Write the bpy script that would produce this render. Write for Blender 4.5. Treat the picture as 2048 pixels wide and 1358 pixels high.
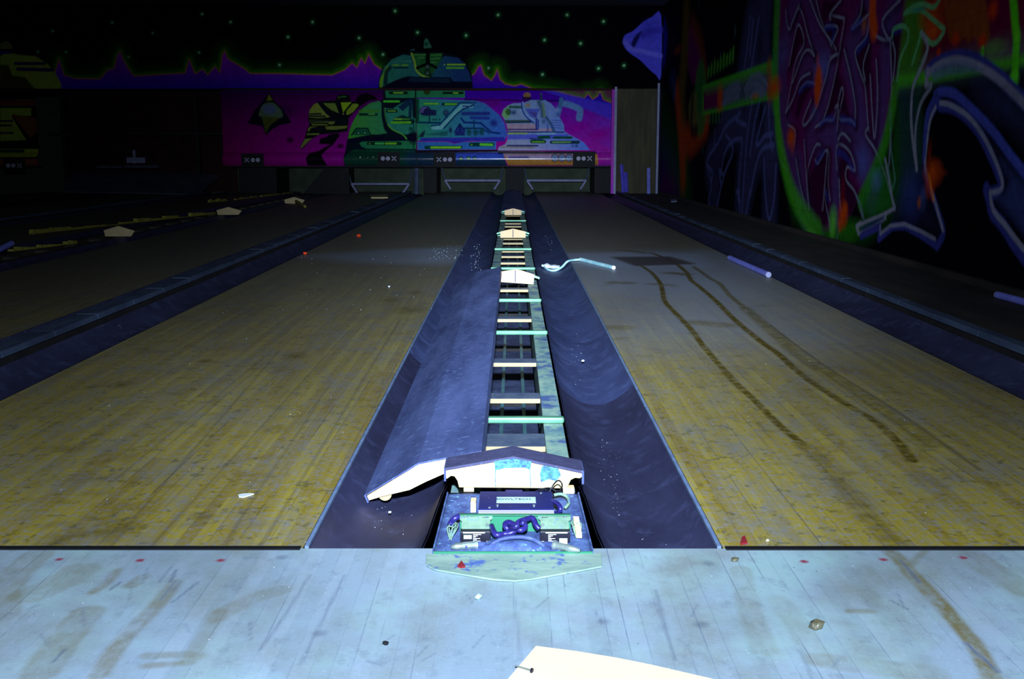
import bpy, bmesh, math, random
import numpy as np
from mathutils import Vector
random.seed(7); np.random.seed(7)
D=bpy.data
for o in list(D.objects): D.objects.remove(o,do_unlink=True)
SC=bpy.context.scene; COL=SC.collection

# ------------------------------------------------------------------ camera
F=2200.0; TH=math.atan(376/F); H=0.6856; CY=-1.838; CX=1026.0
cam=D.cameras.new('camera'); cam.sensor_width=36; cam.lens=36*F/2048; cam.clip_start=.02; cam.clip_end=100
co=D.objects.new('camera',cam); COL.objects.link(co); SC.camera=co
co.location=(0,CY,H); co.rotation_euler=(math.pi/2-TH,0,2/F)
# ------------------------------------------------------------------ world + lights
w=D.worlds.new('world'); SC.world=w; w.use_nodes=True
w.node_tree.nodes['Background'].inputs[0].default_value=(.25,.35,1,1)
w.node_tree.nodes['Background'].inputs[1].default_value=.006
SC.view_settings.view_transform='Standard'; SC.view_settings.look='None'
SC.view_settings.exposure=0; SC.view_settings.gamma=1; SC.view_settings.use_curve_mapping=False
def spot(name,loc,target,power,size,blend,color,radius=.03):
    l=D.lights.new(name,'SPOT'); l.energy=power; l.spot_size=math.radians(size); l.spot_blend=blend
    l.color=color; l.shadow_soft_size=radius
    o=D.objects.new(name,l); COL.objects.link(o); o.location=loc
    o.rotation_euler=(Vector(target)-Vector(loc)).to_track_quat('-Z','Y').to_euler(); return o
LC=(.62,.79,1.0); LL=(.02,-2.05,1.05)
spot('camera_flash',LL,(0.0,1.6,0.0),560,104,1.0,LC)
spot('torch_beam',LL,(.8,14,.15),2100,38,1.0,LC)
spot('torch_mid',LL,(0.0,3.6,0.0),900,46,1.0,LC)
spot('torch_core',LL,(0.0,8.5,0.0),2300,17,1.0,LC)

# ------------------------------------------------------------------ helpers
def ray(px,py):
    x=(px-CX); v=(py-679)
    return np.array([x, F*math.cos(TH)-v*math.sin(TH), -F*math.sin(TH)-v*math.cos(TH)])
def gnd(px,py,z=0.0):
    r=ray(px,py); t=(z-H)/r[2]; return np.array([r[0]*t, CY+r[1]*t, z])
def onY(px,py,Y):
    r=ray(px,py); t=(Y-CY)/r[1]; return np.array([r[0]*t, Y, H+r[2]*t])
def onX(px,py,X):
    r=ray(px,py); t=X/r[0]; return np.array([X, CY+r[1]*t, H+r[2]*t])
def lin(c):
    c=np.array(c[:3],float)/255.0
    return np.where(c<=.04045,c/12.92,((c+.055)/1.055)**2.4)
def L4(c): return tuple(lin(c))+(1.0,)
def tag(o,label=None,cat=None,group=None,kind=None):
    if label: o['label']=label
    if cat: o['category']=cat
    if group: o['group']=group
    if kind: o['kind']=kind
    return o
def empty(name,loc,label=None,cat=None,group=None,rz=0):
    o=D.objects.new(name,None); COL.objects.link(o); o.location=loc; o.rotation_euler=(0,0,rz); o.empty_display_size=.05
    return tag(o,label,cat,group)
class MB:
    def __init__(s): s.v=[]; s.f=[]; s.m=[]; s.cur=0
    def add(s,vs,fs):
        n=len(s.v); s.v+= [tuple(map(float,v)) for v in vs]; s.f+=[tuple(n+i for i in f) for f in fs]; s.m+=[s.cur]*len(fs); return s
    def box(s,a,b):
        x0,y0,z0=a; x1,y1,z1=b
        return s.add([(x0,y0,z0),(x1,y0,z0),(x1,y1,z0),(x0,y1,z0),(x0,y0,z1),(x1,y0,z1),(x1,y1,z1),(x0,y1,z1)],
          [(0,3,2,1),(4,5,6,7),(0,1,5,4),(1,2,6,5),(2,3,7,6),(3,0,4,7)])
    def hexa(s,p): # 8 points bottom 4, top 4
        return s.add(p,[(0,3,2,1),(4,5,6,7),(0,1,5,4),(1,2,6,5),(2,3,7,6),(3,0,4,7)])
    def prism(s,pts,d): # pts 3d loop, extrude by vector d
        n=len(pts); d=np.array(d,float); a=[np.array(p,float) for p in pts]
        return s.add(a+[p+d for p in a],[tuple(range(n))[::-1],tuple(range(n,2*n))]+[(i,(i+1)%n,n+(i+1)%n,n+i) for i in range(n)])
    def tube(s,pts,r,n=10,caps=True,smooth=0):
        P=[np.array(p,float) for p in pts]
        if smooth: P=[np.array(p) for p in catmull(P,smooth)]
        R=r if hasattr(r,'__len__') else [r]*len(P)
        if len(R)!=len(P): R=[r[0]+(r[-1]-r[0])*i/(len(P)-1) for i in range(len(P))]
        base=len(s.v); vs=[]; fs=[]
        t0=P[1]-P[0]; up=np.array([0,0,1.0]) if abs(t0[2])<.9*np.linalg.norm(t0) else np.array([1.0,0,0])
        nrm=np.cross(t0,up); nrm/=np.linalg.norm(nrm)
        for i,p in enumerate(P):
            t=(P[min(i+1,len(P)-1)]-P[max(i-1,0)]); t/=max(1e-9,np.linalg.norm(t))
            nrm=nrm-t*np.dot(nrm,t); nrm/=max(1e-9,np.linalg.norm(nrm)); b=np.cross(t,nrm)
            for k in range(n):
                a=2*math.pi*k/n; vs.append(p+R[i]*(math.cos(a)*nrm+math.sin(a)*b))
        for i in range(len(P)-1):
            for k in range(n): fs.append((i*n+k,i*n+(k+1)%n,(i+1)*n+(k+1)%n,(i+1)*n+k))
        if caps: fs.append(tuple(range(n))[::-1]); fs.append(tuple((len(P)-1)*n+k for k in range(n)))
        return s.add(vs,fs)
    def build(s,name,mats,parent=None,smooth=False,bevel=0,loc=None):
        me=D.meshes.new(name); v=s.v
        o=D.objects.new(name,me)
        off=np.zeros(3)
        if parent is not None:
            off=np.array(parent_world(parent))
        if loc is not None: off=off+0; 
        me.from_pydata([tuple(np.array(p)-off) for p in v],[],s.f); me.update()
        if not isinstance(mats,(list,tuple)): mats=[mats]
        for m in mats: me.materials.append(m)
        if len(mats)>1:
            for i,p in enumerate(me.polygons): p.material_index=s.m[i]
        bm=bmesh.new(); bm.from_mesh(me); bmesh.ops.recalc_face_normals(bm,faces=bm.faces); bm.to_mesh(me); bm.free()
        if smooth:
            for p in me.polygons: p.use_smooth=True
        COL.objects.link(o)
        if parent is not None: o.parent=parent
        if bevel:
            b=o.modifiers.new('bevel','BEVEL'); b.width=bevel; b.segments=2; b.limit_method='ANGLE'
        return o
def parent_world(p):
    r=np.array(p.location)
    while p.parent: p=p.parent; r=r+np.array(p.location)
    return r
def catmull(P,k=6,closed=False):
    P=[np.array(p,float) for p in P]; out=[]
    n=len(P)
    rng=range(n) if closed else range(n-1)
    for i in rng:
        p0=P[(i-1)%n] if closed or i>0 else P[0]; p1=P[i]; p2=P[(i+1)%n]; p3=P[(i+2)%n] if closed or i+2<n else P[-1]
        for j in range(k):
            t=j/k; out.append(.5*((2*p1)+(-p0+p2)*t+(2*p0-5*p1+4*p2-p3)*t*t+(-p0+3*p1-3*p2+p3)*t**3))
    if not closed: out.append(P[-1])
    return out
# ------------------------------------------------------------------ materials
def newmat(name):
    m=D.materials.new(name); m.use_nodes=True; nt=m.node_tree
    return m,nt,nt.nodes['Principled BSDF']
def N(nt,t,**k):
    n=nt.nodes.new(t)
    for a,b in k.items():
        if a in n.inputs: n.inputs[a].default_value=b
        else: setattr(n,a,b)
    return n
def coords(nt,scale=(1,1,1),src='Object'):
    tc=N(nt,'ShaderNodeTexCoord'); mp=N(nt,'ShaderNodeMapping'); mp.inputs['Scale'].default_value=scale
    nt.links.new(tc.outputs[src],mp.inputs['Vector']); return mp.outputs['Vector']
def noise(nt,scale,detail=5,rough=.6,sc=(1,1,1)):
    n=N(nt,'ShaderNodeTexNoise'); n.inputs['Scale'].default_value=scale; n.inputs['Detail'].default_value=detail; n.inputs['Roughness'].default_value=rough
    nt.links.new(coords(nt,sc),n.inputs['Vector']); return n.outputs['Fac']
def ramp(nt,fac,a,b,ca=(0,0,0,1),cb=(1,1,1,1)):
    r=N(nt,'ShaderNodeValToRGB'); e=r.color_ramp.elements; e[0].position=a; e[1].position=b; e[0].color=ca; e[1].color=cb
    nt.links.new(fac,r.inputs[0]); return r.outputs[0]
def mixc(nt,fac,a,b,mode='MIX'):
    m=N(nt,'ShaderNodeMix',data_type='RGBA',blend_type=mode)
    for s,i in ((fac,0),(a,6),(b,7)):
        if hasattr(s,'links') or isinstance(s,bpy.types.NodeSocket): nt.links.new(s,m.inputs[i])
        else: m.inputs[i].default_value=s
    return m.outputs[2]
def math_(nt,op,a,b=0.0,c=0.0):
    m=N(nt,'ShaderNodeMath',operation=op)
    for i,s in enumerate((a,b,c)):
        if isinstance(s,bpy.types.NodeSocket): nt.links.new(s,m.inputs[i])
        else: m.inputs[i].default_value=s
    return m.outputs[0]
def bump(nt,b,h,strength=.3,dist=.003):
    n=N(nt,'ShaderNodeBump'); n.inputs['Strength'].default_value=strength; n.inputs['Distance'].default_value=dist
    nt.links.new(h,n.inputs['Height']); nt.links.new(n.outputs[0],b.inputs['Normal'])
def simple(name,c1,c2=None,scale=20,a=.4,b=.65,rough=.6,metal=0,bmp=.2,bd=.002,sc=(1,1,1),c3=None,s3=60,a3=.6,b3=.7,spec=.3):
    m,nt,p=newmat(name); c2=c2 or c1
    col=ramp(nt,noise(nt,scale,6,.65,sc),a,b,L4(c1),L4(c2))
    if c3: col=mixc(nt,ramp(nt,noise(nt,s3,3,.7),a3,b3),col,L4(c3))
    nt.links.new(col,p.inputs['Base Color'])
    p.inputs['Roughness'].default_value=rough; p.inputs['Metallic'].default_value=metal; p.inputs['Specular IOR Level'].default_value=spec
    if bmp: bump(nt,p,noise(nt,scale*3,4,.6,sc),bmp,bd)
    return m
M={}
M['gutter']=simple('gutter_plastic',(58,64,100),(74,84,128),7,.35,.7,.55,c3=(88,100,146),s3=12,a3=.5,b3=.78,sc=(1,.5,1),bmp=.15,spec=.15)
M['gutter_dark']=simple('bare_gutter_plastic',(46,45,68),(60,60,90),7,.35,.7,.5,c3=(70,74,108),s3=14,a3=.52,b3=.78,sc=(1,.35,1),bmp=.15,spec=.15)
M['cover_skin']=simple('cover_vinyl',(66,74,116),(98,110,160),9,.35,.7,.6,c3=(120,140,190),s3=46,a3=.56,b3=.8,sc=(1,.25,1),bmp=.5,bd=.003,spec=.15)
M['hood_skin']=simple('hood_vinyl',(66,64,92),(80,80,112),20,.35,.7,.6,c3=(120,130,165),s3=110,a3=.62,b3=.76,bmp=.3,spec=.15)
M['cream']=simple('cream_board',(214,188,138),(196,172,122),9,.35,.65,.6,c3=(120,138,100),s3=30,a3=.6,b3=.74,bmp=.1)
M['cream_clean']=simple('pale_board_edge',(246,208,160),(238,200,152),10,.3,.7,.7,bmp=.1)
M['rail_wood']=simple('dusty_rail_wood',(112,150,150),(165,190,165),22,.38,.62,.75,c3=(80,100,150),s3=9,a3=.5,b3=.62,sc=(1,.6,1),bmp=.6)
M['cross_wood']=simple('dusty_cross_wood',(70,82,110),(98,108,126),25,.35,.65,.75,bmp=.4)
M['endgrain']=simple('bright_wood_edge',(172,150,112),(196,172,124),30,.35,.65,.7,sc=(.3,1,3),bmp=.2)
M['metal']=simple('galvanised_bar',(92,150,118),(112,170,132),14,.35,.65,.4,metal=.15,bmp=.05,spec=.5)
M['track']=simple('track_rail',(70,115,125),(100,150,160),12,.35,.65,.45,metal=.3,bmp=.1)
M['pitfloor']=simple('dusty_pit',(46,50,78),(74,84,122),16,.35,.65,.85,c3=(120,140,180),s3=40,a3=.66,b3=.78,bmp=.5,bd=.006)
M['black']=simple('black_paint',(10,10,14),(18,18,24),12,rough=.7,bmp=.1)
M['darkwood']=simple('dark_board',(26,24,26),(40,36,36),8,rough=.8,bmp=.2,sc=(1,1,.2))
M['cap']=simple('divider_cap',(52,62,84),(72,84,108),12,.35,.65,.6,bmp=.4,sc=(1,.3,1))
M['ledge']=simple('side_boards',(46,40,38),(66,56,50),6,rough=.75,bmp=.2,sc=(1,.3,1))
M['edge']=simple('blue_edging',(96,114,150),(120,138,170),20,.35,.65,.7,bmp=.1)
M['teal']=simple('teal_plate',(44,116,84),(52,126,92),7,.3,.7,.5,bmp=.05)
M['tealdust']=simple('dusty_bracket',(104,132,112),(134,158,132),30,.35,.65,.65,c3=(90,120,170),s3=45,a3=.55,b3=.7,bmp=.2)
M['plate']=simple('dusty_plate',(56,68,118),(82,102,150),38,.38,.62,.8,c3=(130,185,200),s3=120,a3=.6,b3=.72,bmp=.6)
M['tongue']=simple('dusty_tongue',(128,152,140),(152,174,158),13,.36,.6,.75,c3=(80,105,165),s3=22,a3=.56,b3=.64,sc=(1,2.2,1),bmp=.4)
M['boxblue']=simple('dark_blue_box',(30,32,84),(40,42,104),24,.35,.7,.6,c3=(80,96,150),s3=110,a3=.66,b3=.76,bmp=.1,spec=.08)
M['tealpatch']=simple('teal_dust',(60,112,112),(92,150,140),90,.4,.6,.8,c3=(60,84,130),s3=160,a3=.52,b3=.64,bmp=.5)
M['white']=simple('white_paint',(240,240,240),(225,228,228),12,rough=.6,bmp=.05)
M['paper']=simple('white_sheet',(248,216,182),(244,210,176),6,rough=.8,bmp=.05)
M['cable']=simple('violet_cable',(34,28,92),(46,40,112),30,.4,.6,.35,bmp=.05,spec=.5)
M['cable2']=simple('grey_blue_cable',(54,64,112),(72,86,132),30,.4,.6,.5,bmp=.05)
M['blackplastic']=simple('black_plastic',(20,18,30),(30,28,42),30,rough=.4,bmp=.05)
M['steel']=simple('dull_steel',(150,165,165),(190,200,190),30,rough=.35,metal=.7,bmp=.1)
M['sticker']=simple('pale_sticker',(175,210,190),(195,222,200),14,rough=.6,bmp=.02)
M['glowtube']=simple('dusty_tube',(150,205,215),(200,235,235),14,rough=.4,bmp=.1)
M['lilactube']=simple('lilac_tube',(120,120,215),(140,145,235),10,rough=.35,bmp=.02)
M['yellow']=simple('yellow_foam',(120,112,40),(150,140,55),14,rough=.8,bmp=.4)
M['red']=simple('red_chip',(130,30,40),(150,36,44),20,rough=.7)
M['orange']=simple('orange_scrap',(230,60,20),(240,70,25),20,rough=.7)
M['amber']=simple('brown_glass',(70,58,40),(120,115,90),60,rough=.2,bmp=.6,spec=.8)
M['dust']=simple('plaster_crumb',(215,225,235),(235,240,245),30,rough=.8)
M['curtain']=simple('pit_curtain',(52,60,48),(66,74,58),5,rough=.9,bmp=.2)
M['ceiling']=simple('ceiling_paint',(60,62,70),(70,72,80),3,rough=.9)
M['wallblack']=simple('dark_wall',(14,12,20),(20,18,28),3,rough=.8)
M['maroon']=simple('dark_maroon',(40,10,16),(52,14,20),3,rough=.8)
M['trim']=simple('pale_trim',(130,130,165),(150,150,185),10,rough=.5,bmp=.05)
M['doorwood']=simple('door_veneer',(58,52,36),(78,70,46),4,rough=.7,sc=(3,1,.4),bmp=.1)
M['sheet']=simple('grey_deck_sheet',(60,62,80),(76,80,100),3,rough=.7)
M['purpleboard']=simple('purple_board',(90,80,210),(110,100,230),6,rough=.6)
M['pinkboard']=simple('magenta_board',(190,40,190),(160,40,200),2,rough=.6)

def vcol_mat(name,bumpy=None):
    m,nt,p=newmat(name); a=N(nt,'ShaderNodeAttribute',attribute_name='paint')
    n=ramp(nt,noise(nt,14,6,.7),.3,.7,(.72,.72,.72,1),(1.12,1.12,1.12,1))
    nt.links.new(mixc(nt,1.0,a.outputs['Color'],n,'MULTIPLY'),p.inputs['Base Color'])
    p.inputs['Roughness'].default_value=.2 if bumpy is None else .8; p.inputs['Specular IOR Level'].default_value=.4 if bumpy is None else .03
    if bumpy is None: bump(nt,p,noise(nt,1.6,3,.5,(1,1,.4)),.5,.02)
    if bumpy=='block':
        br=N(nt,'ShaderNodeTexBrick'); br.inputs['Scale'].default_value=1; br.inputs['Mortar Size'].default_value=.006
        br.inputs['Brick Width'].default_value=.4; br.inputs['Row Height'].default_value=.2; br.inputs['Mortar Smooth'].default_value=.3
        tc=N(nt,'ShaderNodeTexCoord'); sp=N(nt,'ShaderNodeSeparateXYZ'); cb=N(nt,'ShaderNodeCombineXYZ')
        nt.links.new(tc.outputs['Object'],sp.inputs[0]); nt.links.new(sp.outputs[1],cb.inputs[0]); nt.links.new(sp.outputs[2],cb.inputs[1])
        nt.links.new(cb.outputs[0],br.inputs['Vector'])
        h=math_(nt,'ADD',math_(nt,'MULTIPLY',br.outputs['Fac'],-1.0),math_(nt,'MULTIPLY',noise(nt,60,3),.25))
        bump(nt,p,h,.7,.006)
    return m
M['mural']=vcol_mat('mural_paint'); M['blockmural']=vcol_mat('block_wall_paint','block'); M['skymural']=vcol_mat('wall_paint','flat'); M['muralflat']=vcol_mat('panel_paint','flat')

def lane_mat():
    m,nt,p=newmat('lane_boards')
    tc=N(nt,'ShaderNodeTexCoord'); sp=N(nt,'ShaderNodeSeparateXYZ'); nt.links.new(tc.outputs['Object'],sp.inputs[0])
    bw=.0272
    xb=math_(nt,'DIVIDE',sp.outputs[0],bw); fl=math_(nt,'FLOOR',xb); fr=math_(nt,'FRACT',xb)
    # board ends staggered along the lane
    wn=N(nt,'ShaderNodeTexWhiteNoise',noise_dimensions='1D'); nt.links.new(fl,wn.inputs['W'])
    seg=math_(nt,'FLOOR',math_(nt,'ADD',math_(nt,'DIVIDE',sp.outputs[1],1.3),math_(nt,'MULTIPLY',wn.outputs['Value'],7.0)))
    wn2=N(nt,'ShaderNodeTexWhiteNoise',noise_dimensions='2D'); cb=N(nt,'ShaderNodeCombineXYZ')
    nt.links.new(fl,cb.inputs[0]); nt.links.new(seg,cb.inputs[1]); nt.links.new(cb.outputs[0],wn2.inputs['Vector'])
    base=ramp(nt,wn2.outputs['Value'],0,1,L4((152,128,40)),L4((174,153,58)))
    grain=ramp(nt,noise(nt,60,5,.65,(1,.03,1)),.35,.65,(.82,.8,.78,1),(1.08,1.08,1.08,1))
    base=mixc(nt,1.0,base,grain,'MULTIPLY')
    # dark seams, some stronger
    edge=math_(nt,'LESS_THAN',fr,.085); strong=math_(nt,'MULTIPLY',math_(nt,'POWER',wn.outputs['Value'],1.5),1.0)
    seamfac=math_(nt,'MULTIPLY',edge,strong)
    seamfac=math_(nt,'MULTIPLY',seamfac,ramp(nt,noise(nt,5,4,.6,(1,.5,1)),.35,.6))
    base=mixc(nt,seamfac,base,L4((58,56,58)))
    # worn brown stains + bluish grime, isotropic on the boards
    br=math_(nt,'MULTIPLY',ramp(nt,noise(nt,5.5,7,.7),.52,.72),.5)
    base=mixc(nt,br,base,L4((96,66,18)))
    gr=ramp(nt,noise(nt,9,9,.74,(1,.5,1)),.47,.68); gr=math_(nt,'MULTIPLY',gr,.7)
    base=mixc(nt,gr,base,L4((128,124,118)))
    fine=math_(nt,'MULTIPLY',ramp(nt,noise(nt,60,8,.8,(1,1,1)),.5,.58),.5)
    base=mixc(nt,fine,base,L4((138,138,160)))
    dk=math_(nt,'MULTIPLY',ramp(nt,noise(nt,38,7,.75,(1,.8,1)),.55,.63),.5)
    base=mixc(nt,dk,base,L4((60,58,34)))
    # board colour blends to grey with distance from the foul line
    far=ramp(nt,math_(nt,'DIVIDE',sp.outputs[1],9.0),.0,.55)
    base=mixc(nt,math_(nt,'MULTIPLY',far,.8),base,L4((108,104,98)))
    at=N(nt,'ShaderNodeAttribute',attribute_name='paint'); sc=N(nt,'ShaderNodeSeparateColor'); nt.links.new(at.outputs['Color'],sc.inputs[0])
    base=mixc(nt,sc.outputs[1],base,L4((150,158,180)))   # dust film
    base=mixc(nt,math_(nt,'MULTIPLY',sc.outputs[0],ramp(nt,noise(nt,26,6,.7),.36,.56,(.25,.25,.25,1),(1,1,1,1))),base,L4((88,72,16)))      # dark trails
    base=mixc(nt,sc.outputs[2],base,L4((62,52,56)))      # damp patch
    nt.links.new(base,p.inputs['Base Color']); p.inputs['Roughness'].default_value=.5; p.inputs['Specular IOR Level'].default_value=.25
    bump(nt,p,math_(nt,'SUBTRACT',noise(nt,30,5,.7),edge),.15,.001)
    return m
M['lane']=lane_mat()
def appr_mat():
    m,nt,p=newmat('approach_boards')
    tc=N(nt,'ShaderNodeTexCoord'); sp=N(nt,'ShaderNodeSeparateXYZ'); nt.links.new(tc.outputs['Object'],sp.inputs[0])
    xb=math_(nt,'DIVIDE',sp.outputs[0],.0272); fl=math_(nt,'FLOOR',xb); fr=math_(nt,'FRACT',xb)
    wn=N(nt,'ShaderNodeTexWhiteNoise',noise_dimensions='1D'); nt.links.new(fl,wn.inputs['W'])
    base=ramp(nt,wn.outputs['Value'],0,1,L4((150,166,180)),L4((160,174,188)))
    g=ramp(nt,noise(nt,5,6,.65,(1,.6,1)),.42,.66)
    base=mixc(nt,math_(nt,'MULTIPLY',g,.55),base,L4((120,122,96)))
    g2=ramp(nt,noise(nt,3.2,5,.6),.48,.66)
    base=mixc(nt,math_(nt,'MULTIPLY',g2,.6),base,L4((168,200,196)))
    speck=math_(nt,'MULTIPLY',ramp(nt,noise(nt,160,4,.8),.56,.7),.4); base=mixc(nt,speck,base,L4((190,208,222)))
    g3=math_(nt,'MULTIPLY',ramp(nt,noise(nt,26,7,.75,(1,.6,1)),.54,.68),.35); base=mixc(nt,g3,base,L4((98,106,120)))
    edge=math_(nt,'LESS_THAN',fr,.06)
    sf=math_(nt,'MULTIPLY',math_(nt,'MULTIPLY',edge,math_(nt,'MULTIPLY',wn.outputs['Value'],.6)),ramp(nt,noise(nt,9,4,.6,(1,.4,1)),.42,.6))
    base=mixc(nt,sf,base,L4((70,80,118)))
    at=N(nt,'ShaderNodeAttribute',attribute_name='paint'); sc=N(nt,'ShaderNodeSeparateColor'); nt.links.new(at.outputs['Color'],sc.inputs[0])
    brk=ramp(nt,noise(nt,22,7,.75,(1,.5,1)),.38,.58,(.35,.35,.35,1),(1,1,1,1))
    base=mixc(nt,math_(nt,'MULTIPLY',sc.outputs[0],brk),base,L4((120,108,66)))
    base=mixc(nt,sc.outputs[1],base,L4((150,66,84)))
    base=mixc(nt,sc.outputs[2],base,L4((58,62,96)))
    nt.links.new(base,p.inputs['Base Color']); p.inputs['Roughness'].default_value=.55; p.inputs['Specular IOR Level'].default_value=.2
    bump(nt,p,noise(nt,120,4,.7),.15,.001)
    return m
M['approach']=appr_mat()

# ------------------------------------------------------------------ painting on dense grids
class Canvas:
    """paint stored per vertex of a real wall or floor grid; s,t are metres on that surface"""
    def __init__(c,s,t,conv,bg): c.s=np.array(s); c.t=np.array(t); c.conv=conv; c.c=np.zeros((len(t),len(s),3)); c.c[:]=lin(bg) if bg is not None else 0
    def P(c,pts): return np.array([c.conv(*p) for p in pts])
    def win(c,lo,hi):
        i0,i1=np.searchsorted(c.s,lo[0]),np.searchsorted(c.s,hi[0]); j0,j1=np.searchsorted(c.t,lo[1]),np.searchsorted(c.t,hi[1])
        if i1<=i0 or j1<=j0: return None
        return slice(j0,j1),slice(i0,i1)
    def blend(c,w,a,col):
        if callable(col): S,T=np.meshgrid(c.s[w[1]],c.t[w[0]]); k=col(S,T)
        elif isinstance(col,np.ndarray): k=col
        else: k=lin(col)
        c.c[w]=c.c[w]*(1-a[...,None])+k*a[...,None]
    def seg(c,Q,S,T,closed=False):
        d=np.full(S.shape,1e9); n=len(Q)
        for i in range(n if closed else n-1):
            a=Q[i]; b=Q[(i+1)%n]; ab=b-a; L=max(1e-12,ab@ab)
            u=np.clip(((S-a[0])*ab[0]+(T-a[1])*ab[1])/L,0,1)
            d=np.minimum(d,(S-a[0]-u*ab[0])**2+(T-a[1]-u*ab[1])**2)
        return np.sqrt(d)
    def stroke(c,pts,wid,col,alpha=1,soft=.006,smooth=0,closed=False):
        Q=c.P(pts)
        if smooth: Q=np.array(catmull(Q,smooth,closed))
        m=wid/2+soft; w=c.win(Q.min(0)-m,Q.max(0)+m)
        if w is None: return
        S,T=np.meshgrid(c.s[w[1]],c.t[w[0]]); d=c.seg(Q,S,T,closed)
        c.blend(w,alpha*np.clip((wid/2+soft-d)/max(soft,1e-6),0,1)**1.0,col)
    def poly(c,pts,col,alpha=1,soft=.006,smooth=0):
        Q=c.P(pts)
        if smooth: Q=np.array(catmull(Q,smooth,True))
        w=c.win(Q.min(0)-soft,Q.max(0)+soft)
        if w is None: return
        S,T=np.meshgrid(c.s[w[1]],c.t[w[0]]); ins=np.zeros(S.shape,bool); n=len(Q)
        for i in range(n):
            a=Q[i]; b=Q[(i+1)%n]
            if a[1]==b[1]: continue
            k=((a[1]>T)!=(b[1]>T))&(S<(b[0]-a[0])*(T-a[1])/(b[1]-a[1])+a[0]); ins^=k
        d=c.seg(Q,S,T,True); sd=np.where(ins,d,-d)
        c.blend(w,alpha*np.clip(sd/max(soft,1e-6)+.5,0,1),col)
    def blob(c,p,rs,rt,col,alpha=1,power=1.0):
        q=np.array(c.conv(*p)); w=c.win(q-(rs,rt),q+(rs,rt))
        if w is None: return
        S,T=np.meshgrid(c.s[w[1]],c.t[w[0]]); r=np.sqrt(((S-q[0])/rs)**2+((T-q[1])/rt)**2)
        c.blend(w,alpha*np.clip(1-r,0,1)**power,col)
def Z(ox,oy,k,*pts): return [(ox+a/k,oy+b/k) for a,b in pts]
def grid_obj(name,cv,pos,mat,thick=None,label=None,cat=None,kind=None,group=None,parent=None,attr=True):
    ns,nt_=len(cv.s),len(cv.t); S,T=np.meshgrid(cv.s,cv.t); V=pos(S,T).reshape(-1,3)
    idx=np.arange(ns*nt_).reshape(nt_,ns)
    q=np.stack([idx[:-1,:-1],idx[:-1,1:],idx[1:,1:],idx[1:,:-1]],-1).reshape(-1,4)
    if parent is not None: V=V-np.array(parent_world(parent))
    me=D.meshes.new(name); me.vertices.add(len(V)); me.vertices.foreach_set('co',V.astype(np.float32).ravel())
    me.loops.add(q.size); me.loops.foreach_set('vertex_index',q.astype(np.int32).ravel())
    me.polygons.add(len(q)); me.polygons.foreach_set('loop_start',np.arange(0,q.size,4,dtype=np.int32)); 
    me.update(calc_edges=True); me.validate()
    a=me.color_attributes.new('paint','FLOAT_COLOR','POINT'); k=np.ones((len(V),4),np.float32); k[:,:3]=cv.c.reshape(-1,3); a.data.foreach_set('color',k.ravel())
    me.materials.append(mat); o=D.objects.new(name,me); COL.objects.link(o)
    if parent is not None: o.parent=parent
    if thick:
        md=o.modifiers.new('thickness','SOLIDIFY'); md.thickness=thick; md.offset=-1
    return tag(o,label,cat,group,kind)

# ================================================================== SETTING
YB=16.5; XR=2.43; ZC=3.0; XL=-10.0
def py_rows(p0,p1,step,z=0.0): return np.array([gnd(CX,p,z)[1] for p in np.arange(p0,p1,step)])
# approach floor ---------------------------------------------------------
s=np.concatenate([np.linspace(XL,-1.05,30),np.arange(-1.0,1.0,.0042),np.linspace(1.05,XR,6)])
t=np.concatenate([np.linspace(-6,-.6,12),np.arange(-.54,-.001,.0042),[0.0]])
ap=Canvas(s,t,lambda x,y:gnd(x,y)[:2],None)
R_=np.array([1.,0,0]);G_=np.array([0,1.,0]);B_=np.array([0,0,1.])
for pts,wd,al in [([(1770,1096),(1795,1115),(1825,1150),(1870,1195),(1900,1230),(1950,1290),(1985,1358)],.02,.95),
  ([(235,1140),(215,1165),(185,1185)],.009,.6),([(285,1155),(262,1172)],.018,.55),([(350,1165),(310,1215),(270,1255),(230,1300),(200,1350)],.02,.6),
  ([(175,1225),(120,1290),(80,1345)],.045,.4),([(160,1140),(120,1165),(60,1190)],.06,.4),([(440,1225),(410,1270),(380,1320)],.02,.35),
  ([(560,1180),(500,1200),(430,1235)],.03,.3),([(290,1312),(360,1310),(400,1312)],.012,.5),([(290,1332),(380,1326)],.01,.5),
  ([(1840,1150),(1815,1140),(1850,1100)],.006,.45),([(1560,1200),(1600,1260),(1640,1320)],.03,.25),([(1480,1140),(1500,1220),(1530,1300)],.03,.3),
  ([(1940,1110),(2000,1150),(2048,1180)],.05,.35),([(1700,1222),(1745,1222)],.008,.6),([(75,1110),(20,1160),(0,1230)],.05,.4),([(1640,1320),(1760,1335),(1860,1345)],.04,.25)]:
    ap.stroke(pts,wd,R_,al,soft=.008,smooth=5)
for pts,al in [([(352,1140),(340,1165)],.5),([(350,1163),(320,1200)],.4),([(1800,1120),(1840,1165)],.6),([(240,1165),(220,1180)],.5),([(105,1325),(130,1300)],.5),
  ([(1930,1285),(1998,1345)],.7),([(395,1165),(345,1205)],.4),([(620,1150),(570,1230),(520,1300)],.3),([(690,1150),(640,1250),(600,1330)],.3),([(1780,1200),(1815,1218)],.4),
  ([(1310,1180),(1350,1320)],.35),([(1030,1200),(1042,1320)],.2),([(1600,1300),(1625,1358)],.25)]:
    ap.stroke(pts,.002,B_,al,soft=.003,smooth=4)
for i in range(26):
    x=random.uniform(0,2048); y=random.uniform(1105,1350); ap.stroke([(x,y),(x+random.uniform(-30,30),y+random.uniform(5,40))],.001,B_,.3,soft=.002)
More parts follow.
